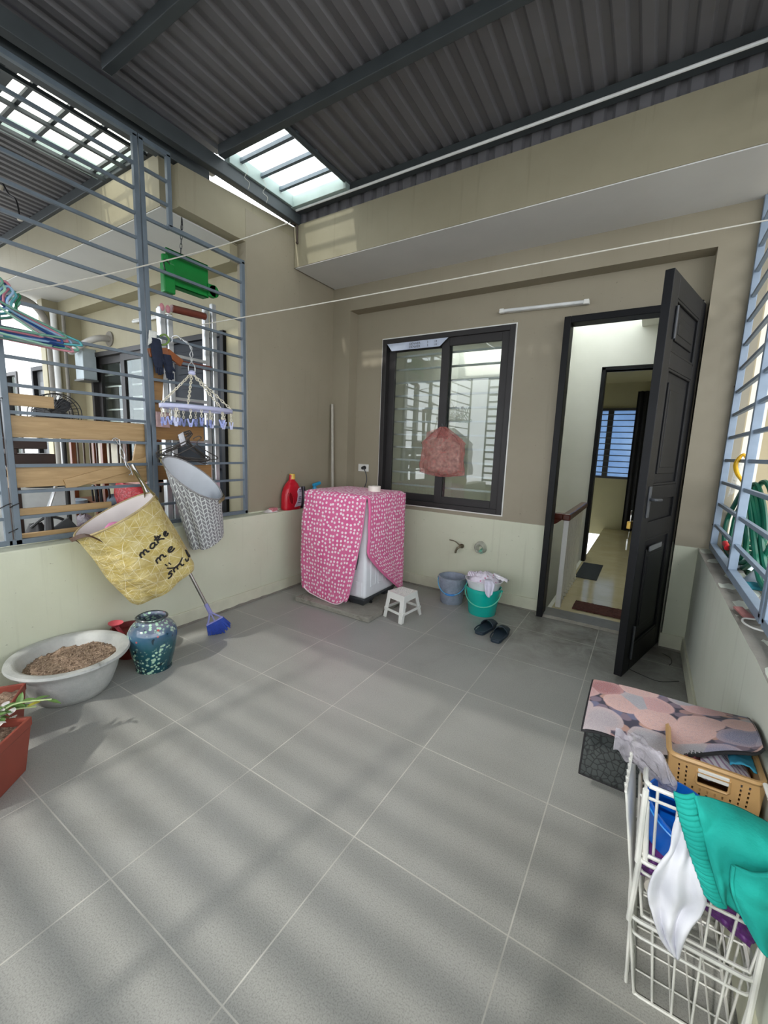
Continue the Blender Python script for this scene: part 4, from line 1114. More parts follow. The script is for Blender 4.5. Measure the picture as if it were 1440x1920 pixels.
RUST = basic('rusty_steel', '#4f443c', .7, .4, .3, 30)
MB().tube(smooth_path([(-1.955, 2.19, 3.0), (-1.945, 2.225, 3.01), (-1.945, 2.236, 2.985), (-1.945, 2.236, 2.885)], 5), .008, 8).build('rod', RUST, hk, smooth=True)
MB().ball((-1.945, 2.236, 2.875), .012, 8, 6).build('knob', RUST, hk, smooth=True)
# ------------------------------------------------------------------ LEFT SIDE: planks, ladder, hampers, hangers
OAK = m_wood('light_oak_laminate', '#a08257', '#b5976b'); OAKD = m_wood('mid_oak_laminate', '#8a653c', '#9c7747')
def plank(label, y0, y1, z0, z1, mat, x=-2.022, t=.018, ang=0.0, dz=0.0):
    m = MB(); c = V(x, (y0+y1)/2, (z0+z1)/2)
    m.obox(c, (t, y1-y0, z1-z0), Matrix.Rotation(ang, 3, 'X'))
    return tag(m.build('wooden_plank', mat, bevel=.0015), label, 'plank', 'planks tied behind the left grille')
plank('wide light oak plank running behind the left grille over the wooden dish cabinet', .315, .995, 1.238, 1.345, OAK)
plank('shorter brown plank behind the stepped grille, under the peg dryer', 1.02, 1.385, 1.252, 1.350, OAKD)
plank('wide light oak plank low behind the left grille, crossed by a slanting board', .292, .985, .985, 1.088, OAK)
plank('brown plank behind the grey chevron hamper', 1.02, 1.44, .992, 1.085, OAKD)
plank('slanting oak board lying across the lower wide plank', .525, 1.03, .985, 1.030, OAK, -2.018-.02, .03, .28) if False else None
mb = MB(); mb.bar((-2.010, .527, .990), (-2.010, 1.03, 1.128), .016, .058)
tag(mb.build('wooden_plank', OAK, bevel=.0015), 'slanting oak board lying across the lower wide plank', 'plank', 'planks tied behind the left grille')
plank('short light oak offcut high on the left above the black fan', .315, .508, 1.393, 1.452, OAK)
plank('narrow oak plank behind the left grille over the black bag', .31, .76, .838, .875, OAK, -2.03)
plank('lowest oak plank lying on the sill behind the left grille', .31, .70, .716, .742, OAK, -2.035, .03)
mb = MB(); mb.bar((-2.035, .915, 1.02), (-2.035, .965, 1.245), .016, .07, (0, 1, 0)); mb.build  # upright board
tag(mb.build('wooden_plank', OAK, bevel=.0015), 'upright oak board between the two wide planks', 'plank', 'planks tied behind the left grille')
mb = MB(); mb.bar((-2.035, 1.055, 1.36), (-2.035, 1.095, 1.80), .012, .075, (0, 1, 0))
tag(mb.build('wooden_plank', OAKD, bevel=.0015), 'upright brown board beside the ladder, behind the blue gloves', 'plank', 'planks tied behind the left grille')
for i, (yy, zz) in enumerate(((.30, .90), (.262, .90), (.27, 1.41), (.28, .77))):
    pts = [(GX+.022*math.cos(a), yy+.022*math.sin(a), zz+.012*math.sin(a+.6)) for a in [2*PI*k/12 for k in range(12)]]
    m = MB(); m.tube(pts, .0025, 5, True)
    tag(m.build('cable_tie', BLACK, smooth=True), ('black cable tie round the left grille post beside the narrow oak plank', 'black cable tie on the outer grille post beside the narrow oak plank', 'black cable tie round the grille post beside the high oak offcut', 'black cable tie low on the left grille post by the sill')[i], 'cable tie')
# aluminium ladder standing behind the grille
ld = thing('ladder', 'folded aluminium ladder with brown handrails behind the stepped grille', 'ladder', (-2.12, 1.35, 0))
for x, y, zt in ((-2.10, 1.163, 2.10), (-2.135, 1.175, 2.10), (-2.085, 1.205, 2.06), (-2.10, 1.482, 2.16), (-2.085, 1.535, 2.22), (-2.135, 1.51, 2.20)):
    m = MB(); m.box(x-.014, x+.014, y-.020, y+.020, .0, zt); m.build('rail', ALU, ld, bevel=.006)
for z in (.4, .68, .96, 1.24, 1.52, 1.80): MB().box(-2.11, -2.085, 1.20, 1.49, z, z+.022).build('rung', ALU, ld, bevel=.003)
PINKC = basic('faded_pink_plastic', '#c08088', .5)
for y in (1.163, 1.203): MB().ball((-2.09, y, 2.095), .020, 10, 8, (.5, .8, 1.3)).build('end_cap', PINKC, ld, smooth=True)
BRT = basic('brown_painted_tube', '#6b3223', .4, 0, .12)
MB().tube([(-2.085, 1.225, 2.105), (-2.085, 1.47, 2.120)], .024, 12).build('handrail', BRT, ld, smooth=True)
MB().box(-2.105, -2.06, 1.235, 1.50, 1.755, 1.785).build('tread', BRT, ld, bevel=.004)
# green crate hung up behind the grille
GRN = basic('bright_green_plastic', '#0f7a33', .32, 0, .12)
gc = thing('green_crate', 'bright green plastic tray hung on a chain behind the grille top', 'tray', (-2.06, 1.34, 2.17))
m = MB(); m.box(-2.050, -2.042, 1.175, 1.475, 2.235, 2.450); m.box(-2.10, -2.042, 1.18, 1.47, 2.235, 2.245); m.box(-2.10, -2.042, 1.18, 1.47, 2.44, 2.45); m.build('panel', GRN, gc, bevel=.003)
m = MB(); m.box(-2.075, -2.03, 1.150, 1.225, 2.18, 2.36); m.tube([(-2.05, 1.172, 2.36), (-2.05, 1.172, 2.405)], .022, 12); m.tube([(-2.05, 1.205, 2.36), (-2.05, 1.205, 2.385)], .015, 10); m.build('side_bracket', GRN, gc, bevel=.006)
m = MB(); m.tube([(-2.065, 1.51, 2.29), (-2.030, 1.51, 2.29)], .042, 18); m.box(-2.065, -2.03, 1.465, 1.525, 2.25, 2.33); m.build('side_bracket', GRN, gc, bevel=.004)
MB().tube(smooth_path([(-2.03, 1.16, 2.30), (-2.02, 1.145, 2.34), (-2.03, 1.165, 2.37), (-2.03, 1.19, 2.35)], 5), .004, 6).build('strap', BLACK, gc, smooth=True)
def chain(m, a, b, n, L=.022, w=.012, r=.0022):
    a, b = Vector(a), Vector(b); d = (b-a).normalized(); s1 = d.orthogonal().normalized(); s2 = d.cross(s1)
    for i in range(n):
        c = lerp(a, b, (i+.5)/n); h = (b-a).length/n*.66; s = s1 if i % 2 == 0 else s2
        pts = [c + d*h*math.sin(t) + s*w*.5*math.cos(t) for t in [2*PI*k/10 for k in range(10)]]
        m.tube(pts, r, 5, True)
m = MB(); chain(m, (-1.995, 1.26, 2.60), (-2.03, 1.268, 2.445), 6); m.build('hanging_chain', DGREY, gc, smooth=True)
MB().tube(smooth_path([(-1.965, 1.235, 2.555), (-1.965, 1.24, 2.625), (-1.99, 1.26, 2.63), (-1.99, 1.262, 2.595)], 4), .003, 6).build('hook', BLACK, gc, smooth=True)
# brown wooden angle with blue gloves
ab = thing('wooden_bracket', 'brown wooden angle piece stuck through the grille', 'bracket', (-1.99, 1.08, 1.78))
m = MB(); m.bar((-1.975, 1.000, 1.772), (-1.972, 1.120, 1.800), .020, .050); m.bar((-1.975, 1.115, 1.800), (-1.985, 1.218, 1.750), .020, .046); m.build('arm', basic('reddish_brown_wood', '#8a4f2a', .45, 0, .15, 20), ab, bevel=.003)
gl = thing('work_gloves', 'dark blue work gloves hung over the grille by the brown angle', 'gloves', (-1.96, 1.03, 1.60))
GLV = basic('navy_knit', '#1c2438', .9, 0, .2, 40, .3, 90)
def glove(y0, z0, L, w, off):
    m = MB()
    m.grid(lambda u, v: V(-1.955+off+ .016*math.sin(2*PI*u)*(1-.3*v)+.004*nz((u*5, v*5, y0)), y0+w*(1-.2*v+.25*math.sin(PI*v))*math.cos(2*PI*u)*.5+.012*v, z0-L*v), 14, 12, True)
    for k in range(4): m.tube([(-1.955+off, y0-.018+.013*k+.012, z0-L*.96), (-1.953+off, y0-.017+.013*k+.014, z0-L-.045+.008*abs(k-1.5))], [.0085, .006], 8)
    m.tube([(-1.955+off, y0+w*.45, z0-L*.55), (-1.95+off, y0+w*.85, z0-L*.85)], [.009, .006], 8)
    return m
glove(1.035, 1.86, .17, .062, .0).build('glove', GLV, gl, smooth=True, angle=180)
glove(1.108, 1.78, .11, .055, -.01).build('glove', GLV, gl, smooth=True, angle=180)
m = MB(); m.grid(lambda u, v: V(-1.950+.006*nz((u*5, v*5, 1)), .995+.05*u-.01*v, 1.90-.09*v*(1-.5*u)), 8, 8); m.build('white_cuff', basic('white_knit', '#d5d6d0', .9), gl, smooth=True, thick=.004)
m = MB(); m.tube(smooth_path([(-1.95, 1.06, 1.88), (-1.945, 1.09, 1.895), (-1.945, 1.115, 1.87), (-1.945, 1.095, 1.84), (-1.95, 1.07, 1.83)], 5), .006, 6); m.build('green_cord', basic('moss_green_cord', '#6f8a45', .8), gl, smooth=True)

# ---- hampers
def frame3(a, hint):
    a = Vector(a).normalized(); e1 = (Vector(hint) - a*a.dot(Vector(hint))).normalized(); return a, e1, a.cross(e1)
# yellow hamper
HC = V(-1.690, .628, .853); HA, HE1, HE2 = frame3((.045, .22, -.42), (0, .332, .278))
if HE2.x < 0: HE2 = -HE2
HL = .475
def ysurf(th, v, off=0.0):
    r1 = .214 - .012*v; r2 = .172*(1-.05*v) 
    if v > .90: 
        k = ((v-.90)/.10)**2; r1 *= 1-.10*k; r2 *= 1-.10*k
    wr = .014*math.sin(th*6+v*2.5)*v + .018*nz((math.cos(th)*1.5, math.sin(th)*1.5, v*2.2), 1.0, 3) * min(1, v*4)
    p = HC + HA*(HL*v) + HE1*math.cos(th)*(r1+wr+off) + HE2*math.sin(th)*(r2+wr+off)
    p.x = max(p.x, -1.884 + .002)
    return p
YL = m_yellow()
yh = thing('laundry_hamper', 'yellow fabric hamper lettered make me smile, hanging tilted from the grille', 'hamper', (HC.x, HC.y, HC.z-.2), 'fabric hampers hanging on the left grille')
m = MB(); m.grid(lambda u, v: ysurf(2*PI*u, v), 64, 36, True); m.build('canvas_side', YL, yh, smooth=True, angle=180)
m = MB(); m.grid(lambda u, v: lerp(ysurf(2*PI*u, 1), HC+HA*(HL*1.03), v), 64, 8, True); m.build('canvas_base', YL, yh, smooth=True, angle=180)
m = MB(); m.grid(lambda u, v: ysurf(2*PI*u, v*.97, -.006), 64, 24, True); m.grid(lambda u, v: lerp(ysurf(2*PI*u, .97, -.006), HC+HA*(HL*.97), v), 64, 4, True)
m.build('white_lining', basic('white_waterproof_lining', '#dcd5d1', .5, 0, .08, 6, .3, 12), yh, smooth=True, angle=180)
m = MB(); m.tube([ysurf(2*PI*k/64, 0) for k in range(64)], .0055, 8, True); m.build('rim', basic('stained_beige_binding', '#a8966e', .8, 0, .2, 20), yh, smooth=True)
LEATH = basic('dark_brown_leather', '#4a3528', .55, 0, .2, 30)
def strap(m, pts, w, side, t=.003):
    side = Vector(side).normalized()
    for a, b in zip(pts, pts[1:]):
        a, b = Vector(a), Vector(b); n = (b-a).normalized().cross(side)*t
        m.prism([a-side*w/2, a+side*w/2, b+side*w/2, b-side*w/2], n)
m = MB()
hb = [ysurf(math.radians(d), .02, .006) for d in (152, 205)]
pth = smooth_path([ysurf(math.radians(138), .10, .008), ysurf(math.radians(150), .0, .010)-HA*.012, ysurf(math.radians(172), .0, .03)-HA*.010, ysurf(math.radians(200), .02, .012), ysurf(math.radians(205), .10, .006)], 5)
strap(m, pth, .022, HA*.4+HE2*.3); m.build('handle', LEATH, yh, smooth=False)
m = MB(); pth = smooth_path([ysurf(math.radians(28), .06, .006), ysurf(math.radians(18), -.10, -.01), V(-1.945, .853, 1.075), ysurf(math.radians(-12), -.10, -.01), ysurf(math.radians(-25), .06, .006)], 6)
strap(m, pth, .016, HE1.cross(HA)*.4+HE1*.6); m.build('handle', basic('khaki_webbing', '#6d6038', .8), yh)
# lettering: strokes written round the side of the hamper
GLY = {'m': (1.05, [[(0, 0), (.04, .5)], [(.04, .38), (.2, .52), (.32, .40), (.34, 0)], [(.34, .36), (.52, .52), (.66, .40), (.70, .05), (.86, .02)]]),
 'a': (.80, [[(.56, .42), (.34, .54), (.08, .38), (.06, .12), (.26, -.02), (.50, .14), (.58, .44)], [(.58, .5), (.56, .10), (.72, .02)]]),
 'k': (.80, [[(.12, 1.05), (.08, .5), (.04, 0)], [(.60, .66), (.30, .50), (.10, .34)], [(.14, .36), (.42, .22), (.66, -.04)], [(-.12, .62), (.36, .78)]]),
 'e': (.64, [[(.06, .24), (.34, .30), (.46, .42), (.30, .54), (.10, .40), (.08, .14), (.26, 0), (.56, .08)]]),
 's': (.72, [[(.60, .46), (.40, .56), (.20, .44), (.42, .26), (.44, .06), (.20, -.06), (-.04, .06)]]),
 'i': (.42, [[(.10, .48), (.08, .12), (.22, 0), (.36, .12)]]),
 'l': (.62, [[(.05, .16), (.36, .60), (.44, .98), (.28, 1.04), (.14, .62), (.16, .12), (.32, 0), (.48, .08)]])}
def write(word, th0, th1, v0, h, m, slant=0.0):
    W = sum(GLY[c][0] for c in word); x = 0.0
    for c in word:
        w, strokes = GLY[c]
        for s_ in strokes:
            sp_ = smooth_path([(a, b, 0) for a, b in s_], 5)
            pts = [ysurf(th0 + (th1-th0)*((x+q.x)/W), v0 - q.y*h + slant*((x+q.x)/W), .0025) for q in sp_]
            m.tube(pts, .0046, 5)
        x += w
T0, T1 = math.radians(101), math.radians(50)
m = MB()
write('make', math.radians(110), math.radians(58), .46, .090, m, -.05)
write('me', math.radians(97), math.radians(64), .625, .095, m, -.03)
write('smil', math.radians(96), math.radians(42), .86, .085, m, -.05)
for pts in ([(.66, .700), (.675, .735)], [(.61, .690), (.625, .725)]):
    m.tube([ysurf(math.radians(85)-(a-.64)*2.0, v, .0025) for a, v in pts], .0036, 5)
m.tube([ysurf(math.radians(89-26*t), .745+.055*math.sin(PI*t), .0025) for t in [k/10 for k in range(11)]], .0042, 5)
m.build('lettering', basic('black_printed_ink', '#1d1a1c', .8), yh, smooth=True)
m = MB(); c0 = HC + HA*.10 - HE1*.055 + HE2*.00
m.grid(lambda u, v: c0 + HE1*(.055*math.sin(PI*v)**.6*math.cos(2*PI*u)) + HE2*(.02*math.sin(PI*v)**.6*math.sin(2*PI*u)) - HA*(.10*v-.02), 20, 12, True)
pk_ = m.build('pink_garment', basic('hot_pink_cotton', '#e08bb4', .8, 0, .06), smooth=True, angle=180); tag(pk_, 'bright pink bundle inside the yellow hamper', 'garment')
# twisted wire hook that carries it
m = MB()
for s in (1, -1):
    m.tube(smooth_path([(-1.978, .792+.012*s, 1.245), (-1.972, .805, 1.205), (-1.968, .812-.012*s, 1.16), (-1.962, .822, 1.12), (-1.955, .834+.008*s, 1.085), (-1.95, .850, 1.055), (-1.948, .842+.01*s, 1.035)], 6), .0028, 6)
m.tube([(GX, .79+.018*math.cos(a), 1.234+.018*math.sin(a)) for a in [2*PI*k/12 for k in range(12)]], .0026, 6, True)
tag(m.build('twisted_wire_hook', basic('silver_wire', '#c9cbcc', .35, .6), smooth=True), 'twisted silver wire hooked on the grille above the yellow hamper', 'hook')
# grey chevron hamper
GC_ = V(-1.720, 1.105, 1.020)
def gring(v):
    """centre, long half-axis and short half-axis of the sagging hamper at height fraction v"""
    w = max(v, 0.0)
    c = lerp(GC_, (-1.790, 1.235, .602), v)
    a = lerp((0, .192, -.090), (.01, .118, .045), w**.8)
    b = lerp((.105, -.02, -.098), (.075, -.01, -.035), w**.7)
    return c, a, b
def gsurf(th, v, off=0.0):
    c, a, b = gring(v)
    fold = -.16*math.exp(-((th-math.radians(140))/.20)**2)*min(1, max(v, 0)*2.2)
    wr = 1 + .05*nz((math.cos(th)*2, math.sin(th)*2, v*2.5), 1.0, 6)*min(1, max(v, 0)*4)+fold
    p = c + a*(math.cos(th)*(wr+off/.2)) + b*(math.sin(th)*(wr+off/.14))
    p.x = max(p.x, -1.955 if p.z > .705 else -1.882)
    return p
GA = V(-.08, .10, -.42).normalized(); GE1 = V(0, .19, -.09).normalized(); GE2 = V(.105, -.02, -.098).normalized(); GLn = .43
def gdeep(v): return gring(v)[0]
CH = m_chevron()
gh = thing('laundry_hamper', 'grey white-chevron fabric hamper hanging beside the yellow one', 'hamper', (GC_.x, GC_.y, GC_.z-.2), 'fabric hampers hanging on the left grille')
m = MB(); m.grid(lambda u, v: gsurf(2*PI*u, v), 64, 36, True); m.build('canvas_side', CH, gh, smooth=True, angle=180)
m = MB(); m.grid(lambda u, v: lerp(gsurf(2*PI*u, 1), gdeep(1.02), v), 64, 6, True); m.build('canvas_base', basic('grey_canvas', '#7d7d80', .85), gh, smooth=True, angle=180)
m = MB(); m.grid(lambda u, v: gsurf(2*PI*u, v*.96, -.006), 64, 22, True); m.grid(lambda u, v: lerp(gsurf(2*PI*u, .96, -.006), gdeep(.97), v), 64, 4, True)
m.build('white_lining', basic('blue_white_lining', '#c9ced4', .5, 0, .08, 6, .35, 14), gh, smooth=True, angle=180)
m = MB(); m.tube([gsurf(2*PI*k/64, 0) for k in range(64)], .005, 8, True); m.build('rim', basic('grey_binding', '#8b8a8a', .8, 0, .25, 60), gh, smooth=True)
m = MB(); pth = smooth_path([gsurf(math.radians(48), .10, .006), gsurf(math.radians(40), .01, .014), gsurf(math.radians(18), .0, .020), gsurf(math.radians(2), .06, .008)], 6)
strap(m, pth, .020, GA*.5+GE2*.2); m.build('handle', basic('olive_brown_leather', '#6d6043', .55), gh)
m = MB(); pth = smooth_path([gsurf(math.radians(175), .05, .006), gsurf(math.radians(180), -.06, .01), V(-1.962, 1.03, 1.13), gsurf(math.radians(195), .05, .006)], 6)
strap(m, pth, .016, GE2); m.build('handle', basic('khaki_webbing', '#6d6038', .8), gh)

# ---- broom leaning through behind the yellow hamper
br = thing('broom', 'broom with metal stick and blue bristles leaning by the yellow hamper', 'broom', (-1.60, 1.08, 0))
pa, pb = V(-1.930, .845, 1.10), V(-1.640, 1.135, .155)
pd = (pb-pa).normalized()
# metal stick passes between hamper and wall
MB().tube([pa, pb], .0105, 12).build('stick', basic('brushed_steel_tube', '#a9a6a2', .28, .85, .08), br, smooth=True)
LAV = basic('lavender_plastic', '#8f8fc4', .4)
MB().tube([pb-pd*.06, pb+pd*.01], [.0125, .014], 12).build('ferrule', LAV, br, smooth=True)
fl = pb+pd*.15
sd = V(.45, .78, .25).normalized(); sd = (sd-pd*sd.dot(pd)).normalized(); sn = sd.cross(pd)
m = MB()
for s in (-1, 1): m.tube([pb, lerp(pb, pb+pd*.075+sd*s*.046, .5), pb+pd*.075+sd*s*.05], .006, 8)
m.tube([pb, pb+pd*.075], .005, 8); m.tube([pb+pd*.072-sd*.055, pb+pd*.078, pb+pd*.072+sd*.055], .009, 8); m.build('head', LAV, br, smooth=True)
m = MB()
for k in range(26):
    for j in (-1, 0, 1):
        q = (k/25-.5)
        a = pb+pd*.075+sd*q*.105+sn*j*.008
        b = pb+pd*(.172+.010*math.sin(k*1.7)-.05*abs(q))+sd*q*.150+sn*(j*.013+.004*math.sin(k*3))
        if b.z < .004: b = a + (b-a)*((a.z-.004)/(a.z-b.z))
        m.tube([a, b], [.0042, .0032], 5)
m.build('bristles', basic('royal_blue_bristle', '#1c3f9e', .6, 0, .2, 60), br, smooth=True)

# ---- peg dryer
LIL = basic('pale_lilac_plastic', '#b9bcd9', .4, 0, .05); PEG = basic('periwinkle_plastic', '#8f99cf', .35, 0, .12, 30)
CHN = basic('cream_plastic_chain', '#d6d0bd', .45)
DC = V(-1.765, 1.178, 1.452)
pd_ = thing('peg_dryer', 'lilac plastic peg dryer hanging on chains in front of the stepped grille', 'peg dryer', (DC.x, DC.y, 1.33))
RA, RB = .232, .135
ring = lambda a, r=1.0: V(DC.x+RB*r*math.sin(a), DC.y+RA*r*math.cos(a), DC.z)
m = MB(); m.grid(lambda u, v: ring(2*PI*u, 1.0+.02*(1 if v > .5 else -1)*0)+V(0, 0, -.012+.024*v), 56, 2, True); m.merge()
m.build('frame', LIL, pd_, smooth=True, thick=.010, angle=60)
m = MB(); m.tube([ring(PI/2)+V(0, 0, -.004), ring(-PI/2)+V(0, 0, -.004)], .006, 6); m.tube([ring(0)+V(0, 0, -.004), ring(PI)+V(0, 0, -.004)], .006, 6); m.build('cross_bar', LIL, pd_, smooth=True)
hub = DC+V(-.02, -.02, .215)
MB().ball(hub, .022, 12, 8, (1, 1, .8)).build('hub', LIL, pd_, smooth=True)
for a in (.35, 1.25, 2.2, 3.3):
    m = MB(); chain(m, hub, ring(a if a < 3 else PI)+V(0, 0, .012), 14, .022, .013, .0027); m.build('chain', CHN, pd_, smooth=True)
m = MB()
for s in (1, -1): m.tube(smooth_path([hub+V(0, .022*s, .01), hub+V(0, .020*s, .045), hub+V(0, -.004*s, .075), hub+V(0, .010*s, .11), hub+V(0, -.006*s, .15), hub+V(-.05, .008*s, .19), hub+V(-.10, -.002*s, .215)], 5), .0030, 6)
m.tube(smooth_path([hub+V(-.10, 0, .21), hub+V(-.14, .0, .235), hub+V(-.19, 0, .235), hub+V(-.20, 0, .21), hub+V(-.2, .0, .20)], 5), .0034, 6)
m.build('hook', basic('silver_wire', '#c9cbcc', .35, .6), pd_, smooth=True)
def peg(c, ang, opening):
    m = MB(); R = Matrix.Rotation(ang, 3, 'Z')
    for s in (1, -1):
        pts = [c + R @ V(0, s*.005, 0), c + R @ V(0, s*.007, -.018), c + R @ V(0, s*.004, -.045)]
        m.bar(c + R @ V(0, s*opening, -.004), c + R @ V(0, s*.003, -.052), .0085, .0045, R @ V(1, 0, 0))
    m.bar(c + R @ V(0, -.009, -.034), c + R @ V(0, .009, -.034), .012, .010)
    return m.build('peg', PEG if int(abs(c.y)*1000) % 3 else LIL, pd_)
rnd = random.Random(5)
for k in range(18):
    a = 2*PI*(k+.3)/18; base = ring(a, .97 if k % 2 else .75)+V(0, 0, -.014)
    low = base+V(.004*rnd.uniform(-1, 1), .006*rnd.uniform(-1, 1), -.040-.012*rnd.random())
    m = MB(); chain(m, base, low, 3, .02, .010, .0024); m.build('peg_chain', CHN, pd_, smooth=True)
    peg(low, rnd.uniform(0, PI), rnd.choice((.010, .016, .022)))
# small pinkish cloth clipped at the back
m = MB(); m.grid(lambda u, v: V(-1.965+.006*nz((u*6, v*6, 4)), 1.02+.09*u, 1.425-.095*v), 10, 10)
tag(m.build('pink_face_cloth', basic('dusty_pink_cloth', '#b79a98', .9, 0, .12, 30), smooth=True, thick=.003), 'small dusty pink cloth behind the pegs of the dryer', 'cloth')

# ---- wire hangers, dark bunch above the grey hamper
def hanger_mesh(m, r, w=.175, h=.085, hook=.075):
    m.tube(smooth_path([(0, w, 0), (0, w*.55, h*.45), (0, .012, h), (0, 0, h+.022), (0, .004, h+hook*.55), (0, .022, h+hook*.92), (0, .004, h+hook*1.12), (0, -.022, h+hook*.9), (0, -.026, h+hook*.75)], 5), r, 6)
    m.tube(smooth_path([(0, w, 0), (0, w+.008, -.012), (0, w-.01, -.020), (0, 0, -.024), (0, -w+.01, -.020), (0, -w-.008, -.012), (0, -w, 0), (0, -w*.55, h*.45), (0, -.012, h), (0, 0, h+.018)], 5), r, 6)
DW = basic('dark_coated_wire', '#4b4744', .4, .4, .2, 30)
rnd = random.Random(11)
names = ('uppermost', 'second', 'third', 'fourth', 'fifth', 'sixth', 'lowest')
proto = None
for k in range(7):
    ang = rnd.uniform(-.35, .35)+(.15 if k % 2 else -.2)
    loc = V(-1.86+.018*k*(1 if k % 2 else -1)*.6, 1.130+.008*k, 1.168-.004*k)
    if proto is None:
        proto = thing('wire_hanger', '', 'hanger', loc, 'dark wire hangers bunched over the grey hamper')
        m = MB(); hanger_mesh(m, .0032, .150, .085, .062); m.bm.transform(Matrix.Translation(loc)); m.build('wire', DW, proto, smooth=True, angle=180)
        o = proto
    else: o = dup(proto, loc)
    o.rotation_euler = (rnd.uniform(-.16, .16)-.12, rnd.uniform(-.55, .55), ang)
    o['label'] = 'dark wire hanger in the tangled bunch over the grey chevron hamper'
m = MB(); m.grid(lambda u, v: V(-1.84+.006*nz((u*5, v*5, 3)), 1.085+.035*u+.02*v, 1.285-.075*v+.02*u), 8, 8)
tag(m.build('white_rag', basic('white_rag', '#d6d6dc', .9, 0, .1, 30), smooth=True, thick=.004), 'small white rag caught on the dark hanger bunch', 'rag')
# ---- coloured hangers at the far left
cols = [('pink', '#cf8a96'), ('light green', '#6fb09a'), ('dark green', '#1f6e48'), ('blue', '#1d5ba8'), ('white', '#d5d8da'), ('teal', '#4f9fa6'), ('navy blue', '#274a86'), ('rose', '#b8707f'), ('pale blue', '#8fb2cf'), ('mint', '#9cc9b2'), ('grey green', '#5d8a78')]
for k, (cn, hx) in enumerate(cols):
    loc = V(-1.84+.016*(k-4), .330-.012*k+.02*(k % 3), 1.708+.010*(k % 4)-.008*(k % 2))
    o = thing('clothes_hanger', f'{cn} plastic clothes hanger in the coloured bunch at the far left', 'hanger', loc, 'coloured hangers bunched at the far left')
    m = MB(); hanger_mesh(m, .0052, .215+.012*(k % 3), .080, .085)
    if k in (3, 6): m.bar((0, -.20, -.022), (0, .20, -.022), .008, .026)
    m.bm.transform(Matrix.Translation(loc)); m.build('frame', basic('hanger_plastic_'+cn.replace(' ', '_'), hx, .4, 0, .1), o, smooth=True, angle=180)
    o.rotation_euler = (-.07+.05*(k % 3), .05*(k-4), -.22+.10*(k % 5))
# ---- pots
BOWLC = m_concrete('pale_grey_cast_bowl', '#a9aba8', '#bcbdb9')
bw = thing('planter_bowl', 'wide pale grey bowl planter filled with dry soil at the left wall', 'planter', (-1.625, .355, 0), 'plant pots along the left wall')
m = MB(); m.lathe([(0, .012), (.128, .010), (.140, .0), (.150, .004), (.168, .035), (.194, .105), (.208, .165), (.214, .180), (.245, .184), (.252, .194), (.248, .205), (.225, .206), (.205, .198), (.195, .175), (.175, .13), (0, .125)], (-1.628, .352, 0), 64)
m.build('bowl', BOWLC, bw, smooth=True, angle=45)
def soilf(u, v):
    a = 2*PI*u; r = .198*v
    return V(-1.635+r*math.cos(a), .355+r*math.sin(a), .166+.012*nz((r*math.cos(a)*16, r*math.sin(a)*16, 1))+.007*nz((r*math.cos(a)*50, r*math.sin(a)*50, 4))-.010*v**4+.010*math.cos(a-.5)*v)
SOIL = m_soil()
m = MB(); m.grid(soilf, 110, 40, True); rnd = random.Random(3)
for _ in range(420):
    a, r = rnd.uniform(0, 2*PI), .188*math.sqrt(rnd.random()); p = soilf(a/(2*PI), r/.198)
    s = rnd.uniform(.0018, .0062); m.lathe_sphere(p+V(0, 0, s*.3), s, 5, 4, (1, rnd.uniform(.7, 1.4), .7))
so = m.build('soil', SOIL, bw, smooth=True, angle=180); so['kind'] = 'stuff'
vs = thing('ceramic_jar', 'teal glazed ceramic jar with painted white blossoms beside the bowl planter', 'jar', (-1.535, .705, 0), 'plant pots along the left wall')
m = MB(); pr = [(0, .006), (.082, .004), (.088, .0), (.090, .012), (.088, .014), (.103, .07), (.119, .15), (.123, .195), (.117, .228), (.096, .258), (.076, .270), (.073, .282), (.080, .290), (.079, .297), (.068, .296), (.064, .278), (.085, .255), (.10, .20), (.085, .05), (0, .03)]
P2 = [(p.x, p.y) for p in smooth_path([(a, b, 0) for a, b in pr], 2)]
m.lathe([(max(0, a), b) for a, b in P2], (-1.535, .705, 0), 48); m.build('body', m_vase(), vs, smooth=True, angle=50)
MB().lathe([(0, .27), (.062, .272), (.0, .275)], (-1.535, .705, 0), 24).build  if False else None
MB().tube([V(-1.535+.0745*math.cos(a), .705+.0745*math.sin(a), .293+.0015*math.sin(3*a)) for a in [2*PI*k/40 for k in range(40)]], .0070, 8, True).build('rim', basic('dark_glazed_rim', '#3c4446', .25, 0, .3, 30), vs, smooth=True)
TERR = basic('terracotta_plastic', '#93483a', .5, 0, .10, 8)
rp = thing('round_pot', 'dark red round plastic pot hidden between the bowl planter and the jar', 'pot', (-1.775, .70, 0), 'plant pots along the left wall')
MB().lathe([(0, .005), (.075, .0), (.098, .145), (.106, .150), (.106, .168), (.096, .168), (.09, .14), (0, .135)], (-1.775, .702, 0), 32, .92, .92).build('body', basic('dark_red_plastic', '#6d211d', .5), rp, smooth=True, angle=45)
MB().lathe([(0, .215), (.030, .217), (.055, .232), (.057, .236), (.03, .222), (0, .220)], (-1.780, .632, -.018), 28, .75, .65).build('dish', basic('rose_red_plastic', '#c0525c', .4), rp, smooth=True)
MB().tube([(-1.775, .665, .14), (-1.785, .632, .200)], .010, 8).build('dish_stem', basic('rose_red_plastic', '#c0525c', .4), rp, smooth=True)
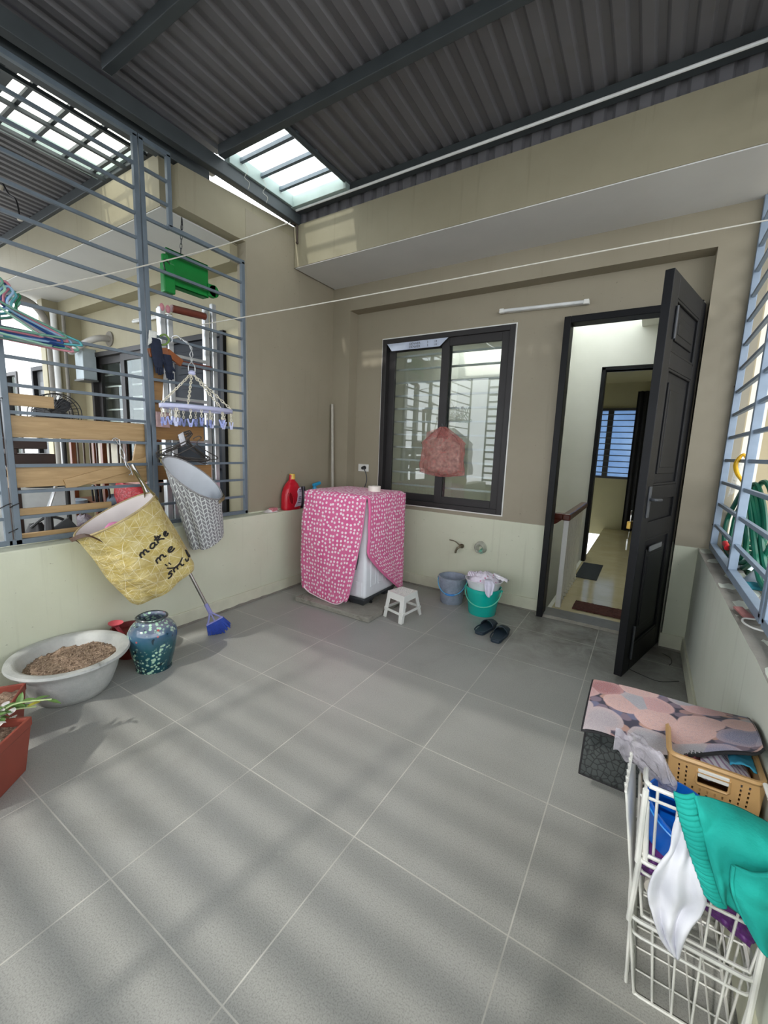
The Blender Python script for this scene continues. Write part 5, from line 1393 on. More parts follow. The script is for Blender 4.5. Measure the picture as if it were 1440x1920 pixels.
def trough(label, corner, ang, Lx, Wy, h, mat):
    R = Matrix.Rotation(ang, 3, 'Z'); C = V(corner[0], corner[1], 0)
    f = lambda x, y, z, k=1.0: C + R @ V(Lx/2+(x-.5)*Lx*k, Wy/2+(y-.5)*Wy*k, z)
    o = thing('rectangular_pot', label, 'pot', f(.5, .5, 0), 'plant pots along the left wall')
    m = MB()
    def ringpts(k, z, ins=0.0):
        q = k - ins
        return [f(a, b, z, q) for a, b in ((0, 0), (1, 0), (1, 1), (0, 1))]
    rings = [ringpts(.80, 0), ringpts(.965, h*.80), ringpts(.965, h*.82), ringpts(1.0, h*.84), ringpts(1.0, h), ringpts(.90, h), ringpts(.88, h*.84), ringpts(.84, h*.80)]
    vr = [[m.bm.verts.new(p) for p in r] for r in rings]
    for A, B in zip(vr, vr[1:]):
        for k in range(4): m.bm.faces.new((A[k], A[(k+1) % 4], B[(k+1) % 4], B[k]))
    m.bm.faces.new(list(reversed(vr[0]))); m.bm.faces.new(vr[-1])
    m.build('body', mat, o, bevel=.004)
    m = MB(); m.grid(lambda u, v: f(.5+(u-.5)*.86, .5+(v-.5)*.86, h*.86+.010*nz((u*9, v*9, ang))), 30, 20); s = m.build('soil', SOIL, o, smooth=True, angle=180); s['kind'] = 'stuff'
    return o, f
trough('terracotta rectangular pot with bare soil behind the flowering one', (-1.700, .085), -.58, .205, .30-.16, .198, TERR) if False else None
ra, fa = trough('terracotta rectangular pot with bare soil touching the bowl planter', (-1.612, .004), math.radians(-33), .19, .165, .182, TERR)
rb, fb = trough('terracotta rectangular pot with a small white-flowered plant, nearest the camera', (-1.339, -.073), math.radians(-50), .26, .20, .205, TERR)
LEAF = basic('mid_green_leaf', '#5a7a3f', .5, 0, .25, 30); LEAFY = basic('yellowing_leaf', '#b3a93c', .5); STEM = basic('pale_green_stem', '#a9ba83', .6); PETAL = basic('white_petal', '#ece6e2', .7)
pl_ = thing('flowering_plant', 'small leafy plant with white petals trailing over the terracotta pot rim', 'plant', (-1.245, -.085, .175))
def leaf_m(m, base, d, L, w, up=(0, 0, 1), curl=.3):
    d = Vector(d).normalized(); s = d.cross(Vector(up)).normalized(); n = s.cross(d)
    m.grid(lambda u, v: Vector(base) + d*L*v + s*w*(u-.5)*math.sin(PI*min(1, v*.97+.02))**.8*2*.5 + n*(-curl*L*v*v + .12*w*abs(u-.5)*2), 4, 8)
rnd = random.Random(21); lm, lmy, smm, ptl = MB(), MB(), MB(), MB()
root = V(-1.285, -.050, .180)
for k, (dx, dy, dz, n) in enumerate(((.10, .17, .075, 8), (.07, .13, .05, 6), (.08, .02, .05, 5), (.02, .09, .06, 5), (-.04, .03, .07, 5), (.05, -.06, .05, 5))):
    path = smooth_path([root, root+V(dx*.4, dy*.4, dz*.9), root+V(dx, dy, dz*.8)], 8); smm.tube(path, [.0035]*len(path), 5)
    for j in range(n):
        p = path[int((j+1)/(n+1)*(len(path)-1))]
        d = V(dx, dy, .02)+V(rnd.uniform(-.12, .12), rnd.uniform(-.12, .12), rnd.uniform(-.04, .10))
        leaf_m(lmy if (k == 1 and j == n-1) else lm, p, d, rnd.uniform(.035, .06), rnd.uniform(.018, .028))
for j in range(80):
    p = root+V(rnd.uniform(-.05, .085), rnd.uniform(-.06, .065), rnd.uniform(.01, .055)); leaf_m(ptl, p, (rnd.uniform(-1, 1), rnd.uniform(-1, 1), rnd.uniform(-.2, .6)), rnd.uniform(.025, .04), rnd.uniform(.018, .026))
lm.build('leaves', LEAF, pl_, smooth=True, angle=180); lmy.build('yellow_leaf', LEAFY, pl_, smooth=True, angle=180); smm.build('stems', STEM, pl_, smooth=True); ptl.build('petals', PETAL, pl_, smooth=True, angle=180)
m = MB(); leaf_m(m, V(-1.105, -.135, .105), (.3, .35, -.22), .075, .03)
m.build('low_leaf', LEAF, pl_, smooth=True, angle=180)
# ------------------------------------------------------------------ RIGHT FOREGROUND: wire baskets and what is piled in them
WIRE = basic('white_coated_wire', '#d9d9d2', .35, 0, .06, 20)
wb = thing('wire_basket_stack', 'white wire basket stack full of laundry by the right wall', 'basket', (.87, .72, 0))
def rect(x0, x1, y0, y1, z): return [V(x0, y0, z), V(x1, y0, z), V(x1, y1, z), V(x0, y1, z)]
def rim(m, R, r, rad=.02):
    pts = []
    n = len(R)
    for i in range(n):
        a, b, c = R[i-1], R[i], R[(i+1) % n]
        d0 = (a-b).normalized()*rad; d1 = (c-b).normalized()*rad
        for t in (0, .33, .66, 1): pts.append((b+d0)*(1-t)**2 + b*2*t*(1-t) + (b+d1)*t*t)
    m.tube(pts, r, 6, True)
def wbasket(z0, z1, bot, topr, nx, ny, full, rows):
    B = rect(*bot, z0); T = rect(*topr, z1)
    m = MB(); rim(m, T, .0050); rim(m, T2 := [lerp(b, t, .80) for b, t in zip(B, T)], .0036); m.build('rim', WIRE, wb, smooth=True)
    m = MB()
    for k in range(4):
        a0, a1 = B[k], B[(k+1) % 4]; c0, c1 = T[k], T[(k+1) % 4]
        n = nx if k % 2 == 0 else ny
        for i in range(n+1):
            t = (i+.02)/(n+.04); m.tube([lerp(a0, a1, t), lerp(c0, c1, t)], .0025, 6)
        for r in range(rows):
            t = (r+.0)/max(1, rows); m.tube([lerp(a0, c0, t), lerp(a1, c1, t)], .0026, 6)
    m.build('side_wires', WIRE, wb, smooth=True)
    m = MB(); rim(m, B, .0038, .012)
    for i in range(1, nx): m.tube([lerp(B[0], B[1], i/nx), lerp(B[3], B[2], i/nx)], .0023, 6)
    for i in range(1, ny): m.tube([lerp(B[0], B[3], i/(ny)), lerp(B[1], B[2], i/(ny))], .0023, 6)
    m.build('floor_wires', WIRE, wb, smooth=True)
wbasket(.004, .212, (.782, .966, .545, .830), (.752, .974, .532, .850), 5, 5, 1, 1)
wbasket(.216, .362, (.775, .966, .545, .830), (.752, .974, .532, .850), 5, 5, 1, 1)
m = MB(); m.tube(smooth_path([(.752, .660, .500), (.748, .60, .530), (.748, .562, .538), (.756, .551, .538), (.775, .549, .536), (.96, .549, .534), (.974, .56, .534), (.974, .70, .540)], 5), .0052, 8)
m.tube(smooth_path([(.752, .60, .508), (.750, .55, .508), (.760, .549, .508), (.96, .549, .508), (.974, .56, .508)], 5), .0034, 6); m.build('rim', WIRE, wb, smooth=True)
m = MB()
for i in range(6): m.tube([(.780+.036*i, .553, .372), (.770+.038*i, .549, .536)], .0030, 6)
m.tube([(.758, .54, .376), (.968, .54, .376)], .0045, 6); m.build('side_wires', WIRE, wb, smooth=True)
m = MB()
for i in range(9):                                             # splayed side panel on the room side
    t = i/8; y = .560+.20*t
    m.tube([(.766+.012*t, y, .004), (.752, y, .25), (.712+.010*t, y+.02, .500)], .0038, 6)
for z, x in ((.02, .764), (.25, .751), (.495, .713)): m.tube([(x, .556, z), (x+.010, .765, z)], .0032, 6)
m.build('side_panel', WIRE, wb, smooth=True)
m = MB()
for a, b in (((.752, .535, .355), (.748, .535, .535)), ((.766, .54, .36), (.752, .54, .505)), ((.752, .535, .20), (.755, .535, .36)), ((.974, .535, .005), (.974, .535, .54))): m.tube([a, b], .0062, 8)
m.build('corner_post', WIRE, wb, smooth=True)
# contents
tb = thing('storage_basket', 'tan perforated plastic basket with a hand opening, on top of the wire stack', 'basket', (.892, .84, .39))
TAN = basic('tan_plastic', '#c39c68', .45, 0, .06, 12)
def tanpt(u, v, side):                                         # v=0 top
    x0, x1, y0, y1 = .800+.012*v, .984-.004*v, .735+.010*v, .935-.008*v
    z = .515-.165*v
    if side == 'f': return V(x0+(x1-x0)*u, y0, z)
    if side == 'l': return V(x0, y1+(y0-y1)*u, z)
    if side == 'r': return V(x1, y0+(y1-y0)*u, z)
    return V(x1+(x0-x1)*u, y1, z)
def holes(i, j):
    if 15 <= i <= 31 and 5 <= j <= 12: return True
    if j < 4 or j > 34 or i < 3 or i > 44: return False
    return i % 4 == 1 and j % 3 != 0 and not (13 <= i <= 33 and j <= 14)
m = MB(); m.grid(lambda u, v: tanpt(u, v, 'f'), 48, 40, False, holes); m.build('front_panel', TAN, tb, thick=.003)
m = MB(); m.grid(lambda u, v: tanpt(u, v, 'l'), 30, 20); m.grid(lambda u, v: tanpt(u, v, 'r'), 8, 8); m.grid(lambda u, v: tanpt(u, v, 'b'), 8, 8)
m.grid(lambda u, v: lerp(tanpt(u, 1, 'f'), tanpt(1-u, 1, 'b'), v), 6, 6); m.build('side_panel', TAN, tb, thick=.003)
m = MB(); R_ = [tanpt(0, 0, 'f'), tanpt(1, 0, 'f'), tanpt(1, 0, 'r'), tanpt(1, 0, 'b')]; rim(m, R_, .007, .02); m.build('rim', TAN, tb, smooth=True)
o0, o1 = 15/48, 32/48; v0, v1 = 5/40, 13/40
m = MB(); m.tube([tanpt(a, b, 'f')+V(0, -.002, 0) for a, b in smooth_path([(o0, v0, 0), (o1, v0, 0), (o1, v1, 0), (o0, v1, 0)], 1, True) and ((o0, v0), (o1, v0), (o1+.004, v1-.03), (o1-.02, v1), (o0+.02, v1), (o0-.004, v1-.03))], .0038, 6, True); m.build('opening_rim', TAN, tb, smooth=True)
m = MB(); m.prism([tanpt(o0+.01, v0-.055, 'f')+V(0, -.005, 0), tanpt(o1-.01, v0-.055, 'f')+V(0, -.005, 0), tanpt(o1-.01, v0+.075, 'f')+V(0, -.005, 0), tanpt(o0+.01, v0+.075, 'f')+V(0, -.005, 0)], (0, .008, 0)); m.build('handle', WHITEP, tb, bevel=.002)
m = MB(); m.grid(lambda u, v: V(.815+.16*u, .755+.16*v, .470+.030*math.sin(PI*u)*math.sin(PI*v)+.012*nz((u*6, v*6, 2))), 20, 16)
tag(m.build('striped_garment', m_stripes(), smooth=True, angle=180, thick=.004), 'white garment with thin stripes inside the tan basket', 'garment')
m = MB(); m.grid(lambda u, v: V(.820+.06*u, .752+.10*v, .478+.025*math.sin(PI*u)+.010*nz((u*6, v*6, 9))), 10, 10)
tag(m.build('maroon_garment', basic('maroon_cotton', '#5e2a30', .9, 0, .12, 20), smooth=True, angle=180, thick=.004), 'dark maroon garment inside the tan basket behind its opening', 'garment')
m = MB(); m.grid(lambda u, v: V(.925+.05*u, .775+.07*v, .515+.012*math.sin(PI*u)*(1-v)+.006*nz((u*5, v*5, 3))), 10, 10)
tag(m.build('blue_cloth', basic('sky_blue_cloth', '#3e9fc0', .85, 0, .1, 20), smooth=True, angle=180, thick=.003), 'corner of a sky blue cloth at the rim of the tan basket', 'cloth')
# blue basin tilted in the top basket
b1 = thing('blue_basin', 'bright blue plastic basin tilted in the top wire basket', 'basin', (.80, .64, .40))
m = MB(); m.lathe([(0, .0), (.062, .0), (.078, .045), (.085, .078), (.094, .088), (.096, .104), (.092, .104), (.082, .084), (.074, .046), (.058, .006), (0, .006)], (0, 0, 0), 40)
Rm = Matrix.Translation((.812, .625, .368)) @ Matrix.Rotation(.10, 4, 'X') @ Matrix.Rotation(.30, 4, 'Y') @ Matrix.Diagonal((.9, .9, .9, 1))
m.bm.transform(Rm); m.build('body', basic('royal_blue_plastic', '#0f62c4', .25, 0, .05), b1, smooth=True, angle=50)
m = MB(); m.tube([Rm @ V(.0955*math.cos(a), .0955*math.sin(a), .092) for a in [2*PI*k/48 for k in range(48)]], .002, 6, True); m.build('rim_line', basic('light_blue_plastic', '#3f9be6', .3), b1, smooth=True)
# crinkled clear bag
CLR = m_bag('crinkled_clear_plastic', '#cfcad2', .42, .10)
def clr(u, v):
    c = lerp((.720, .735, .515), (.800, .640, .492), v)
    r = .046*(math.sin(PI*(.12+.80*v))**.7)
    return c + V(math.cos(2*PI*u)*r*.75, -.3*math.cos(2*PI*u)*r, math.sin(2*PI*u)*r*.8) + V(.014*nz((math.cos(2*PI*u)*1.4, math.sin(2*PI*u)*1.4, v*3)), .012*nz((math.cos(2*PI*u)*1.4, math.sin(2*PI*u)*1.4, v*3+9)), .020*nz((math.cos(2*PI*u)*2.2, math.sin(2*PI*u)*2.2, v*2.5+3)))
m = MB(); m.grid(clr, 40, 34, True)
tag(m.build('plastic_bag', CLR, smooth=True, angle=180), 'crinkled clear plastic bag lying on the blue basin', 'bag')
m = MB(); m.grid(lambda u, v: V(.678+.075*u, .72-.02*v+.010*nz((u*4, v*4, 1)), .545-.055*v+.022*nz((u*3.5, v*3.5, 5))-.03*u), 16, 12)
bag_tail = tag(m.build('plastic_wrap', CLR, smooth=True, angle=180), 'loose clear plastic sticking out to the left under the pebble doormat', 'wrap')
# purple bubble foam
PUR = basic('purple_foam', '#5e2a72', .5, 0, .15, 20)
def foam(u, v):
    x = .768+.205*u
    y = .560+.02*math.sin(u*4)+.04*v
    z = .362-.030*u-.095*v
    b = max(0, math.sin(u*42)*math.sin(v*16))**.7*.009
    return V(x-.004, y-b, z+b*.4)
m = MB(); m.grid(foam, 90, 34); m.grid(lambda u, v: foam(u, 1-.001)+V(0, .20*v, -.012*v), 20, 6); m.grid(lambda u, v: foam(u, 0)+V(0, .22*v, .03*v), 20, 6)
tag(m.build('foam_sheet', PUR, smooth=True, angle=180, thick=.004), 'purple bubble-textured foam folded in the middle wire basket', 'foam')
m = MB()
for s, r in (((.80, .60, .245), .024), ((.842, .62, .245), .022)): m.tube([V(*s), V(*s)+V(.02, .22, .0)], r, 16)
tag(m.build('paper_roll_bundle', basic('off_white_paper', '#e0dbd0', .8), smooth=True), 'rolled off-white paper in the middle wire basket', 'paper')
m = MB(); m.tube([V(.848, .565, .235), V(.858, .66, .232)], .018, 14)
tag(m.build('black_spray_can', BLACK, smooth=True), 'small black can lying in the wire basket behind the white cloth', 'can')
m = MB(); m.tube([V(.835, .59, .262), V(.845, .70, .258)], .020, 14)
tag(m.build('cream_can', basic('cream_can_paint', '#cfc39a', .4), smooth=True), 'small cream can beside the black can behind the white cloth', 'can')
# white cloth hanging over the front
def wcloth(u, v):
    L = [(.806, .502), (.800, .455), (.798, .42), (.785, .36), (.779, .30), (.779, .265), (.79, .235), (.812, .19), (.838, .155)]
    Rr = [(.828, .520), (.842, .470), (.852, .43), (.862, .39), (.866, .345), (.862, .30), (.856, .25), (.850, .20), (.846, .160)]
    k = v*8; i = min(int(k), 7); f = k-i
    a = lerp((*L[i], 0), (*L[i+1], 0), f); b = lerp((*Rr[i], 0), (*Rr[i+1], 0), f)
    p = lerp(a, b, u); p.x += .006*math.sin(v*11+u*2)*math.sin(PI*v)
    return V(p.x, .520-.012*math.sin(PI*v)-.013*math.sin(u*13+v*3)*(.25+v*.75)-.009*nz((u*4, v*7, 2)), p.y*.93+.045)
m = MB(); m.grid(wcloth, 22, 44)
tag(m.build('white_towel', basic('white_cotton', '#e2e3ea', .9, 0, .04, 20, .3, 40), smooth=True, angle=180, thick=.005), 'white cotton cloth hanging down the front of the wire baskets', 'cloth')
# teal trousers over the top
TEAL = basic('teal_cotton_jersey', '#10a396', .85, 0, .08, 14, .25, 160)
tp_ = thing('teal_shorts', 'teal cotton shorts with an elastic waistband draped over the wire basket', 'shorts', (.90, .58, .45))
def cap_x(p, lim=.990): p.x = min(p.x, lim); return p
wa, wb_ = V(.795, .532, .562), V(.866, .499, .392)
def band(u, v):                                                # u along the waistband, v across it
    c = smoothc(u)
    puck = .0045*math.sin(u*78)
    d = V(.033, .002, .012-.020*u)
    return c + d*v + V(0, -.016*math.sin(PI*(.15+.7*v))-abs(puck)*.8, puck*.35)
_wp = smooth_path([wa, V(.812, .512, .516), V(.830, .503, .472), V(.848, .500, .432), wb_], 10)
def smoothc(u):
    k = u*(len(_wp)-1); i = min(int(k), len(_wp)-2); return lerp(_wp[i], _wp[i+1], k-i)
m = MB(); m.grid(band, 120, 12); m.build('waistband', TEAL, tp_, smooth=True, angle=180, thick=.006)
_top = smooth_path([band(0, 1), V(.870, .575, .549), V(.915, .580, .545), V(.955, .575, .540), V(.990, .570, .532)], 8)
_bot = smooth_path([band(1, 1), V(.905, .502, .388), V(.94, .500, .376), V(.965, .498, .362), V(.990, .496, .345)], 8)
def body(u, v):
    i = u*(len(_top)-1); a = min(int(i), len(_top)-2); t = lerp(_top[a], _top[a+1], i-a)
    j = u*(len(_bot)-1); b = min(int(j), len(_bot)-2); q = lerp(_bot[b], _bot[b+1], j-b)
    mid = lerp(band(.5, 1)*2-(t+q)*.5, V((t.x+q.x)/2, .452, .578-.03*u), min(1, u*2.5)**.8)
    p = t*(1-v)**2 + mid*2*v*(1-v) + q*v*v
    w = .008*math.sin(v*16+u*5)*(1-u)**2*v + .007*nz((u*5, v*6, 4)) + .005*math.sin((v+u*.7)*11)*v
    return cap_x(p + V(0, -.006-w, w*.4))
m = MB(); m.grid(body, 46, 50); m.build('fabric_body', TEAL, tp_, smooth=True, angle=180, thick=.006)
def leg2(u, v):
    t = lerp((.895, .476, .500), (.990, .490, .535), u); q = lerp((.925, .470, .400), (.990, .470, .320), u)
    p = lerp(t, q, v)
    return cap_x(p + V(-.010*math.sin(PI*v)*(1-u), -.022*math.sin(PI*min(1, u*1.2+.1))-.006*nz((u*4, v*5, 1)), 0))
m = MB(); m.grid(leg2, 18, 26); m.build('leg_fold', TEAL, tp_, smooth=True, angle=180, thick=.007)
m = MB(); m.tube([leg2(0, k/20)+V(-.001, -.002, 0) for k in range(21)], .004, 6); m.build('hem', TEAL, tp_, smooth=True)
# pebble doormat folded over the back of the pile
dm = thing('pebble_doormat', 'doormat printed with pebbles, folded over the tan basket', 'doormat', (.79, .90, .20))
NFx, NFl = (.598, .982), None
def mtop(u, v):                                                # v: 0 fold (far) .. 1 near edge
    x = .600+.382*u
    f = V(x, .972-.004*u, .530+.022*u+.004*math.sin(u*6)); n = V(x-.004*(1-u), .800-.035*u, .447+.118*u+.014*math.sin(u*8.5+.5)-.022*math.sin(PI*u))
    p = lerp(f, n, v); p.z += .012*math.sin(PI*v)
    if u > .93: p.y += .03*((u-.93)/.07)**2*v
    return p
def mhang(u, v):
    p = mtop(u, 0); return V(p.x-.008*v, p.y+.006*math.sin(PI*v)-.010*v, p.z-.008-(p.z-.205)*v)
m = MB(); m.grid(lambda u, v: mtop(u, v)+V(0, 0, .0045), 60, 30); m.build('printed_face', m_pebble(), dm, smooth=True, angle=180)
RUB = m_rubber()
m = MB(); m.grid(mtop, 50, 24); m.grid(mhang, 50, 24); m.build('rubber_backing', RUB, dm, smooth=True, angle=180, thick=.007)
m = MB(); edge = [mtop(0, k/16) for k in range(17)] + [mtop(k/40, 1) for k in range(1, 41)] + [mtop(1, 1-k/16) for k in range(1, 17)]
m.tube(edge, .0048, 6); m.tube([mhang(0, k/16) for k in range(17)]+[mhang(k/30, 1) for k in range(1, 31)], .0045, 6); m.build('edge_binding', basic('black_rubber_edge', '#1d1c1f', .6), dm, smooth=True)
# ---- right sill and beyond
rt = thing('tile_fragment', 'broken pinkish-red tile fragment on the right sill', 'fragment', (1.03, 1.40, .707))
m = MB(); m.prism([(1.000, 1.50, .709), (1.028, 1.515, .709), (1.045, 1.40, .709), (1.015, 1.385, .709)], (0, 0, .006)); m.build('chip', basic('dusty_red_tile', '#a06a66', .7, 0, .2, 40), rt)
m = MB(); m.tube(smooth_path([(1.045, 1.39, .712), (1.012, 1.375, .712), (1.004, 1.33, .712), (1.02, 1.29, .712), (1.046, 1.27, .713)], 6), .0032, 6)
tag(m.build('bent_wire', basic('white_wire', '#d8d8d2', .4), smooth=True), 'bent white wire lying on the right sill below the tile fragment', 'wire')
HOSE = basic('dark_green_hose', '#14604a', .35, 0, .12, 20)
hs = thing('garden_hose', 'coiled dark green garden hose on the ledge beyond the right grille', 'hose', (1.25, 2.75, .672))
m = MB(); rnd = random.Random(9)
for k in range(4):
    pts = []
    for t in range(30):
        a = 2*PI*t/30
        pts.append((1.115+.020*k+.012*math.sin(a*2+k), 2.47-.05*k+(.29+.03*(k % 2))*math.cos(a)*(1-.50*max(0, math.sin(a))), .725+.19+(.195+.012*k)*math.sin(a)+.008*math.sin(a*3+k)))
    m.tube(smooth_path(pts, 2, True), .0125, 8, True)
for k in range(3):
    pts = [(1.205+.012*k+(.085+.012*k)*math.cos(a), 2.55+(.20+.02*k)*math.sin(a), .718+.024*k) for a in [2*PI*t/26 for t in range(26)]]
    m.tube(smooth_path(pts, 2, True), .0125, 8, True)
m.tube(smooth_path([(1.12, 2.36, 1.13), (1.12, 2.22, 1.02), (1.13, 2.05, .86), (1.14, 1.9, .74), (1.16, 1.75, .715)], 8), .0125, 8)
m.tube(smooth_path([(1.14, 2.32, 1.12), (1.15, 2.16, .98), (1.16, 1.98, .80), (1.18, 1.8, .715)], 8), .0125, 8)
m.build('coils', HOSE, hs, smooth=True)
MB().tube([(1.105, 2.33, .86), (1.105, 2.30, .91)], .020, 12).build('red_connector', basic('red_connector_plastic', '#c0202a', .35), hs, smooth=True)
MB().tube([(1.10, 2.62, .775), (1.105, 2.55, .76)], .016, 12).build('red_connector', basic('red_connector_plastic', '#c0202a', .35), hs, smooth=True)
YST = basic('yellow_cord', '#d8a81c', .5, 0, .1, 20)
m = MB()
for s in (1, -1): m.tube(smooth_path([(RX-.012, 2.232+.008*s, 1.272), (RX-.022, 2.245+.016*s, 1.235), (RX-.008, 2.262+.018*s, 1.19), (1.082, 2.27+.010*s, 1.15), (1.105, 2.28+.024*s, 1.105)], 6), .0075, 8)
m.tube(smooth_path([(RX-.012, 2.24, 1.27), (RX, 2.232, 1.285), (RX+.014, 2.23, 1.265), (RX+.014, 2.23, 1.24)], 4), .007, 8)
tag(m.build('yellow_cord', YST, smooth=True), 'knotted yellow cord tying the green hose to the right grille', 'cord')
m = MB(); m.grid(lambda u, v: V(1.085+.03*u, 2.58+.10*v, 1.24-.20*v+.012*nz((u*9, v*9, 4))+.03*u), 10, 12)
tag(m.build('clear_film', m_bag('clear_film_plastic', '#d8dbdc', .6, .15), smooth=True, angle=180), 'scrap of clear film caught at the right grille above the hose', 'film')
for lab_, cx_, cy_, rr in (('white plastic bag on the ledge at the foot of the right grille post', 1.175, 2.36, .080), ('white bag and teal cloth lying on the ledge in front of the green hose', 1.19, 2.02, .11)):
    m = MB(); m.grid(lambda u, v: V(cx_+rr*.8*v*math.cos(2*PI*u), cy_+rr*v*math.sin(2*PI*u), .702+rr*.75*(1-v**2)+.02*nz((math.cos(2*PI*u)*v*3, math.sin(2*PI*u)*v*3, cx_+cy_))*(1-v*.7)), 28, 10, True)
    tag(m.build('white_bag', basic('white_thin_plastic', '#dde2e6', .3, 0, .08, 20, .6, 30), smooth=True, angle=180), lab_, 'bag')
m = MB(); m.grid(lambda u, v: V(1.09+.22*u, 1.86+.10*v+.01*math.sin(u*8), .704+.018*math.sin(PI*v)+.006*nz((u*7, v*5, 2))), 20, 8)
tag(m.build('teal_cloth', basic('teal_blue_cloth', '#1d6f7c', .85), smooth=True, angle=180, thick=.004), 'dark teal cloth lying on the ledge beyond the right grille', 'cloth')
for i, zz in enumerate((.86, 1.68, 2.56)):
    m = MB(); m.tube(smooth_path([(1.048, YP, zz), (1.046, YP-.02, zz), (1.050, YP-.028, zz+.008), (1.056, YP-.022, zz+.012)], 4), .0045, 6)
    tag(m.build('wall_hook', RUST, smooth=True), ('small rusty hook in the cream pillar, lowest by the right sill', 'small rusty hook halfway up the cream pillar by the right grille', 'small rusty hook high on the cream pillar by the right grille')[i], 'hook')

m = MB(); m.tube(smooth_path([(.70, 2.30, .003), (.78, 2.26, .003), (.86, 2.24, .003), (.955, 2.31, .003)], 6), .0018, 5)
tag(m.build('thin_cable', BLACK, smooth=True), 'thin black wire lying on the floor in the corner behind the open door', 'wire')
m = MB(); m.tube(smooth_path([(.885, 2.66, .003), (.925, 2.62, .003), (.93, 2.55, .003), (.915, 2.50, .003)], 6), .002, 5)
tag(m.build('short_cable', BLACK, smooth=True), 'short bent black wire by the pillar base behind the open door', 'wire')
# ------------------------------------------------------------------ NEIGHBOUR'S THINGS seen through the left grille
CABW = basic('varnished_orange_wood', '#6d3a1e', .4, 0, .2, 10)
ca_ = thing('dish_cabinet', 'brown wooden dish cabinet with slatted doors on the neighbour terrace', 'cabinet', (-3.55, 1.52, 0))
cX0, cX1, cY0, cY1 = -4.25, -2.86, 1.42, 1.66
m = MB()
for x in (cX0, -3.62, cX1): m.box(x, x+.045, cY0, cY0+.04, .0, 1.25); m.box(x, x+.045, cY1-.04, cY1, .0, 1.25)
for z in (.34, .60, .86, 1.215): m.box(cX0, cX1+.045, cY0, cY1, z, z+.035)
m.build('frame', CABW, ca_, bevel=.003)
m = MB(); m.box(cX0+.1, -3.68, cY1-.03, cY1-.01, .90, 1.20); m.build('back_panel', basic('cream_board', '#c9c2ae', .6), ca_)
for k in range(4): MB().box(-4.10+k*.13, -4.090+k*.13, cY0+.005, cY0+.02, .89, 1.22).build('slat', basic('dark_wire_slat', '#4a382c', .5), ca_)
for k in range(4): MB().box(-3.47+k*.15, -3.458+k*.15, cY0+.005, cY0+.02, .89, 1.22).build('slat', basic('dark_wire_slat', '#4a382c', .5), ca_)
m = MB(); m.box(cX0-.01, cX1+.06, cY0-.02, cY1, .872, .895); m.build('shelf_cloth', basic('pink_checked_shelf', '#b98a80', .7, 0, .25, 60), ca_)
m = MB(); m.box(-3.90, -3.80, cY0+.05, cY0+.15, .895, 1.0); tag(m.build('white_carton', WHITEP, bevel=.004), 'small white carton in the neighbour cabinet beside the planks', 'carton')
m = MB(); m.grid(lambda u, v: V(-3.30+.28*(.5+.5*math.sin(PI*(v*.8+.15)))*math.cos(2*PI*u), 1.53+.10*math.sin(2*PI*u), .64+.22*v+.03*nz((math.cos(2*PI*u)*3, math.sin(2*PI*u)*3, v*3))), 30, 10, True)
tag(m.build('red_bag', m_bag('bright_red_plastic', '#d3202c', .05, .25), smooth=True, angle=180), 'bright red plastic bags stuffed in the neighbour cabinet', 'bag')
m = MB()
for k in range(4):
    m.tube(smooth_path([(-3.86+.09*k, 1.44, .62), (-3.86+.09*k, 1.435, .76), (-3.83+.09*k, 1.435, .79), (-3.80+.09*k, 1.435, .76), (-3.80+.09*k, 1.44, .62)], 4), .009, 6)
tag(m.build('wire_rack', BLACK, smooth=True), 'small black wire rack in the lower shelf of the neighbour cabinet', 'rack')
m = MB(); m.ball((-3.55, 1.50, .665), .11, 14, 8, (1.4, .7, .6)); tag(m.build('blue_grey_bundle', basic('blue_grey_cloth', '#6b7b8a', .8), smooth=True), 'blue-grey bundle behind the black rack in the neighbour cabinet', 'bundle')
m = MB(); m.grid(lambda u, v: V(-3.62+.20*math.sin(PI*(.1+.85*v))*math.cos(2*PI*u)+.03*nz((u*5, v*5, 1)), 1.25+.10*math.sin(PI*(.1+.85*v))*math.sin(2*PI*u), .36+.20*v+.02*nz((u*7, v*7, 4))), 26, 12, True)
tag(m.build('clear_bag', m_bag('lilac_clear_plastic', '#b6a9bd', .2, .2), smooth=True, angle=180), 'lilac see-through bag low in front of the neighbour cabinet', 'bag')
m = MB(); m.lathe([(0, .60), (.06, .61), (.09, .65), (.085, .68), (0, .69)], (-3.98, 1.34, -.03), 18, 1.5, 1.0)
tag(m.build('glass_bowl', basic('pale_blue_glass', '#9fb4c4', .2), smooth=True), 'pale blue bowl on the narrow plank before the neighbour cabinet', 'bowl')
fr = thing('white_chest', 'white panelled chest behind the low planks on the left', 'chest', (-3.6, .5, 0))
MB().box(-3.85, -3.24, -.3, 1.05, .0, .84).build('body', basic('pale_grey_white_enamel', '#eef2f5', .4), fr, bevel=.008)
MB().box(-3.241, -3.2345, .70, .704, .01, .83).build('panel_seam', basic('grey_seam', '#9aa0a4', .6), fr)
MB().box(-3.86, -3.23, -.31, 1.06, .84, .865).build('lid', basic('pale_grey_white_enamel', '#eef2f5', .4), fr, bevel=.006)
